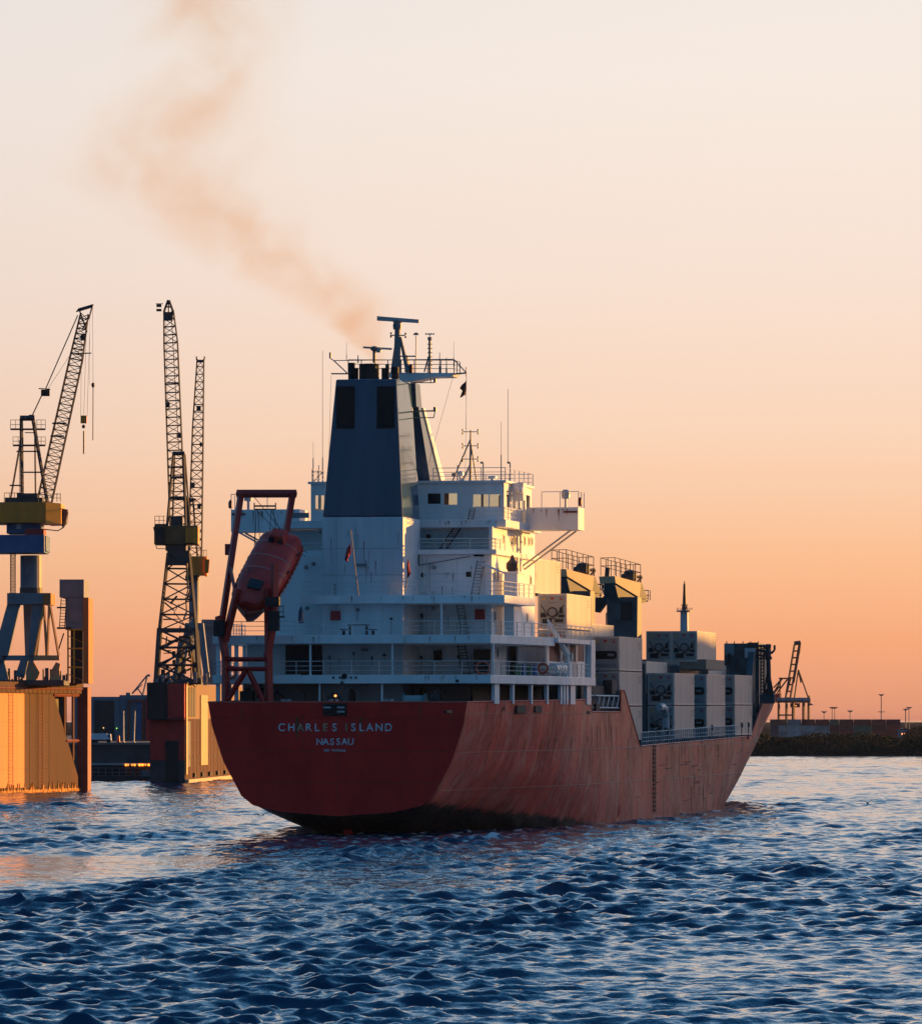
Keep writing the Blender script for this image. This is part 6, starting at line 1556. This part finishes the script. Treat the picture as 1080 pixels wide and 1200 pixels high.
# ------------------------------------------------------------------ gulls
def gull(px, py, Y, sc_, lab, rz=0.3):
    root = empty('seagull', W(px, py, Y), rz, lab, 'bird', None)
    m = MB(); prof_ = [(.01, -.26), (.05, -.2), (.085, -.05), (.08, .08), (.05, .17), (.055, .22), (.03, .27), (.008, .33)]; m.lathe((0, 0, 0), prof_, 10, 'x')
    m.hexa([(-.42, -.07, 0), (-.2, -.03, 0), (-.2, .03, 0), (-.42, .07, 0)], [(-.42, -.07, .015), (-.2, -.03, .02), (-.2, .03, .02), (-.42, .07, .015)])
    b = m.build('body', mat('gull_grey', (.35, .36, .38), .7), root, smooth=True)
    for s in (-1, 1):
        m = MB(); pts = [(0, .05), (.05, .32), (-.06, .70)]; zs = [0.03, .20, .12 if s > 0 else .26]; wd = [.17, .13, .02]
        rows = [[(x+w_*.5, s*y, z), (x, s*y, z+.02), (x-w_*.5, s*y, z)] for (x, y), z, w_ in zip(pts, zs, wd)]
        m.grid(rows); o = m.build('wing', mat('gull_wing', (.14, .15, .17), .7), root); k = o.modifiers.new('t', 'SOLIDIFY'); k.thickness = .012
    root.scale = (sc_,)*3
gull(306, 957, 505, 1.35, 'seagull gliding low over the water just left of the ship stern', 2.3)
gull(1016, 941, 560, 1.4, 'seagull with spread wings low over the water at the right', 1.35)
gull(999, 888, 1150, 1.0, 'tiny seagull far out near the far shore', .9)

# ------------------------------------------------------------------ water
def water():
    ys = [150.0]
    while ys[-1] < 1330: ys.append(ys[-1]*1.00125)
    ys = np.array(ys); us = np.linspace(-.105, .105, 640)
    yy = np.concatenate([[-3000, -200, 60], ys, [2500, 12000]]); uu = np.concatenate([[-12, -2, -.4, -.18], us, [.18, .4, 2, 12]])
    U, Yg = np.meshgrid(uu, yy); X = U*(np.maximum(Yg, 150)+170); Z = np.zeros_like(X)
    rng = np.random.default_rng(21)
    dyl = np.maximum(Yg, 150)*.00125; dxl = (np.maximum(Yg, 150)+170)*.00033
    inner = ((Yg > 149) & (Yg < 1331) & (np.abs(U) < .1051)).astype(float)
    DX = np.zeros_like(X); DY = np.zeros_like(X)
    N = 240; lam = np.exp(rng.uniform(np.log(.6), np.log(10), N)); wd = R(262)
    ang = wd+rng.normal(0, .55, N)
    # patches of livelier and calmer water
    P1_ = .5+.5*np.sin(X*.050+np.sin(Yg*.017)*1.4+1)*np.sin(Yg*.024+np.sin(X*.031)*1.5)
    P2_ = .5+.5*np.sin(X*.13+Yg*.021+2)*np.sin(Yg*.057-X*.04)
    gust = .36+.72*P1_**1.4+.40*P2_
    lx = (X-X0)*SS+(Yg-DS)*CC; ly = -(X-X0)*CC+(Yg-DS)*SS
    ww = 9+.05*np.abs(lx); wk = np.exp(-(ly/ww)**4)*(lx < 3); arm = np.exp(-((np.abs(ly)-ww-3)/2.6)**2)*(lx < 0)+np.exp(-((np.abs(ly)-ww*2.1-8)/4)**2)*(lx < 0)*.7
    gust = gust*(1-.78*wk)+.6*arm
    for i in range(N):
        k = 2*np.pi/lam[i]; kx, ky = k*math.cos(ang[i]), k*math.sin(ang[i])
        a = .0084*lam[i]**.55*(.5+1.0*rng.random())
        a *= float(np.interp(lam[i], [.6, 2.2, 4, 7, 10], [1.2, 1.05, .72, .55, .5]))
        # keep only what the local mesh can carry along the wave direction
        cell = np.sqrt((dyl*math.sin(ang[i]))**2+(dxl*math.cos(ang[i]))**2)
        att = np.clip((lam[i]/cell-2.2)/3, 0, 1)
        ph = kx*X+ky*Yg+rng.uniform(0, 6.283); A = a*att*gust
        Z += A*np.cos(ph); q = 1.0 if lam[i] > 2 else .8
        DX -= q*A*math.cos(ang[i])*np.sin(ph); DY -= q*A*math.sin(ang[i])*np.sin(ph)
    # wake and bow wave: choppy band along the ship
    lx = (X-X0)*SS+(Yg-DS)*CC; ly = -(X-X0)*CC+(Yg-DS)*SS
    half = np.clip(12.6-np.maximum(lx-105, 0)*.2, 2, 12.6)
    dist = np.abs(ly)-half
    band = np.exp(-np.clip(dist, 0, None)/5.)*((lx > -60) & (lx < 185))
    rough = np.zeros_like(X)
    for i in range(40):
        l_ = rng.uniform(1.2, 4.5); t = rng.uniform(0, 6.283); kx, ky = 6.283/l_*math.cos(t), 6.283/l_*math.sin(t)
        rough += .018*np.cos(kx*X+ky*Yg+rng.uniform(0, 6.283))*np.clip((l_/dyl-2)/3, 0, 1)
    Z += rough*band*1.0
    # bow wave spreading from the stem
    bw = np.exp(-((dist-3-(150-lx)*.12)**2)/7)*((lx > 60) & (lx < 160))*(ly < 0); Z += .22*bw*(1+.8*np.sin(lx*.9))
    Z *= inner; X = X+DX*inner; Yo = Yg+DY*inner
    V = np.stack([X, Yo, Z-.0], -1).reshape(-1, 3); ny, nx = X.shape
    idx = np.arange(ny*nx).reshape(ny, nx); q = np.stack([idx[:-1, :-1], idx[:-1, 1:], idx[1:, 1:], idx[1:, :-1]], -1).reshape(-1, 4)
    me = bpy.data.meshes.new('river_water'); me.vertices.add(len(V)); me.vertices.foreach_set('co', V.astype(np.float32).ravel())
    me.loops.add(q.size); me.loops.foreach_set('vertex_index', q.astype(np.int32).ravel())
    me.polygons.add(len(q)); me.polygons.foreach_set('loop_start', np.arange(0, q.size, 4, dtype=np.int32)); me.polygons.foreach_set('loop_total', np.full(len(q), 4, np.int32))
    me.polygons.foreach_set('use_smooth', np.ones(len(q), bool)); me.update(calc_edges=True); me.validate()
    m = bpy.data.materials.new('river_water'); m.use_nodes = True; n, l = m.node_tree.nodes, m.node_tree.links; p = n['Principled BSDF']
    p.inputs['Base Color'].default_value = (.003, .03, .075, 1); p.inputs['Roughness'].default_value = .03; p.inputs['IOR'].default_value = 1.333
    tc = n.new('ShaderNodeTexCoord'); prev = None
    for s_, st, dd, sy_ in ((1.6, .9, .11, .7), (5., .8, .022, .8), (.45, .6, .2, .6)):
        mp = n.new('ShaderNodeMapping'); mp.inputs['Scale'].default_value = (1, sy_, 1); mp.inputs['Rotation'].default_value = (0, 0, .2); l.new(tc.outputs['Object'], mp.inputs[0])
        no = n.new('ShaderNodeTexNoise'); no.inputs['Scale'].default_value = s_; no.inputs['Detail'].default_value = 3; no.inputs['Roughness'].default_value = .5; l.new(mp.outputs[0], no.inputs['Vector'])
        b = n.new('ShaderNodeBump'); b.inputs['Strength'].default_value = st; b.inputs['Distance'].default_value = dd; l.new(no.outputs[0], b.inputs['Height'])
        if prev: l.new(prev, b.inputs['Normal'])
        prev = b.outputs[0]
    l.new(prev, p.inputs['Normal'])
    fo = np.clip((band*((lx > -25) & (lx < 175))*inner*(Z > .10)), 0, 1)+np.clip((wk*np.exp(lx/14.)*1.3+arm*np.exp(lx/30.)*.8)*inner, 0, .8)
    fn = sum(np.sin(X*a_+Yo*b_+c_) for a_, b_, c_ in ((3.1, 1.2, 0), (-1.7, 2.3, 1), (4.3, -.9, 2), (.6, .5, 3), (-2.9, -1.9, 4)))
    fo = np.clip(fo*(fn-.9)*1.1, 0, 1).ravel().astype(np.float32)
    at = me.attributes.new('foam', 'FLOAT', 'POINT'); at.data.foreach_set('value', fo)
    an = n.new('ShaderNodeAttribute'); an.attribute_name = 'foam'
    mxx = n.new('ShaderNodeMix'); mxx.data_type = 'RGBA'; mxx.inputs[6].default_value = (.002, .030, .075, 1); mxx.inputs[7].default_value = (.62, .60, .58, 1)
    l.new(an.outputs['Fac'], mxx.inputs['Factor']); l.new(mxx.outputs[2], p.inputs['Base Color'])
    me.materials.append(m); o = bpy.data.objects.new('river_water', me); C.objects.link(o); struct(o)
water()

# ------------------------------------------------------------------ smoke
def smoke():
    Y = 432.0; pts = [(434, 427, 14), (428, 395, 36), (404, 350, 92), (350, 322, 104), (292, 285, 108), (232, 240, 150), (190, 205, 165), (205, 150, 145), (236, 95, 125), (238, 40, 140), (235, -40, 150)]
    zs = [wz(b, Y) for _, b, _ in pts]; xs = [W(a, 0, Y).x for a, _, _ in pts]; rs = [r*Y/F for _, _, r in pts]
    z0, z1 = zs[0], zs[-1]
    # closed tube around the plume
    m = MB(); rows = []
    for x, z, r in zip(xs, zs, rs): rows.append([(x+math.cos(t)*r*1.15, Y+math.sin(t)*r*1.0, z) for t in np.linspace(0, 2*math.pi, 20, endpoint=False)])
    m.grid(rows, close=True); n_ = 20; k = len(rows); m.f.append(tuple(range(n_-1, -1, -1))); m.mi.append(0); m.f.append(tuple(range((k-1)*n_, k*n_))); m.mi.append(0)
    mt = bpy.data.materials.new('smoke_haze'); mt.use_nodes = True; n, l = mt.node_tree.nodes, mt.node_tree.links; n.clear()
    out = n.new('ShaderNodeOutputMaterial'); pv = n.new('ShaderNodeVolumeAbsorption'); l.new(pv.outputs[0], out.inputs['Volume'])
    pv.inputs['Color'].default_value = (.93, .70, .50, 1)
    tc = n.new('ShaderNodeTexCoord'); sep = n.new('ShaderNodeSeparateXYZ'); l.new(tc.outputs['Object'], sep.inputs[0])
    def M_(op, a, b=None, c=None):
        q = n.new('ShaderNodeMath'); q.operation = op
        for i, v in enumerate((a, b, c)):
            if v is None: continue
            if isinstance(v, (int, float)): q.inputs[i].default_value = v
            else: l.new(v, q.inputs[i])
        return q.outputs[0]
    t = M_('DIVIDE', M_('SUBTRACT', sep.outputs['Z'], z0), z1-z0)
    def curve(vals):
        lo, hi = min(vals)-.01, max(vals)+.01; fc = n.new('ShaderNodeFloatCurve'); c = fc.mapping.curves[0]
        P = [((z-z0)/(z1-z0), (v-lo)/(hi-lo)) for z, v in zip(zs, vals)]
        while len(c.points) < len(P): c.points.new(.5, .5)
        for q, (a, b) in zip(c.points, P): q.location = (a, b); q.handle_type = 'VECTOR'
        fc.mapping.update(); l.new(t, fc.inputs['Value']); return M_('ADD', M_('MULTIPLY', fc.outputs[0], hi-lo), lo)
    cx, cr = curve(xs), curve(rs)
    no = n.new('ShaderNodeTexNoise'); no.inputs['Scale'].default_value = .19; no.inputs['Detail'].default_value = 7; no.inputs['Roughness'].default_value = .6; no.inputs['Distortion'].default_value = .8; l.new(tc.outputs['Object'], no.inputs['Vector'])
    n2 = n.new('ShaderNodeTexNoise'); n2.inputs['Scale'].default_value = .11; n2.inputs['Detail'].default_value = 3; l.new(tc.outputs['Object'], n2.inputs['Vector'])
    dx = M_('DIVIDE', M_('ADD', M_('SUBTRACT', sep.outputs['X'], cx), M_('MULTIPLY', M_('SUBTRACT', n2.outputs[0], .5), 7.0)), cr); dy = M_('DIVIDE', M_('SUBTRACT', sep.outputs['Y'], Y), cr)
    rr = M_('SQRT', M_('ADD', M_('MULTIPLY', dx, dx), M_('MULTIPLY', dy, dy)))
    fall = n.new('ShaderNodeMapRange'); fall.interpolation_type = 'SMOOTHSTEP'; fall.inputs['From Min'].default_value = 1.0; fall.inputs['From Max'].default_value = .05; l.new(rr, fall.inputs[0])
    nz = n.new('ShaderNodeMapRange'); nz.inputs['From Min'].default_value = .42; nz.inputs['From Max'].default_value = .70; nz.inputs['To Min'].default_value = .03; l.new(no.outputs[0], nz.inputs[0])
    dens = M_('MULTIPLY', M_('MULTIPLY', fall.outputs[0], nz.outputs[0]), M_('DIVIDE', 1.9, M_('ADD', cr, .6)))
    l.new(dens, pv.inputs['Density'])
    o = m.build('funnel_smoke', mt); o['kind'] = 'stuff'; o['label'] = 'thin brownish exhaust smoke drifting up and left from the funnel'
smoke()

# ------------------------------------------------------------------ evening haze over the harbour
def haze():
    m = MB(); m.box(-3600, 3600, -3300, 9500, -6, 75); mt = bpy.data.materials.new('harbour_haze'); mt.use_nodes = True
    n, l = mt.node_tree.nodes, mt.node_tree.links; n.clear(); o = n.new('ShaderNodeOutputMaterial'); v = n.new('ShaderNodeVolumePrincipled')
    v.inputs['Color'].default_value = (.62, .68, 1.0, 1); v.inputs['Density'].default_value = .000013; v.inputs['Anisotropy'].default_value = .2
    l.new(v.outputs[0], o.inputs['Volume']); h = m.build('haze', mt); h['kind'] = 'stuff'; h['label'] = 'faint evening haze over the harbour'
haze()
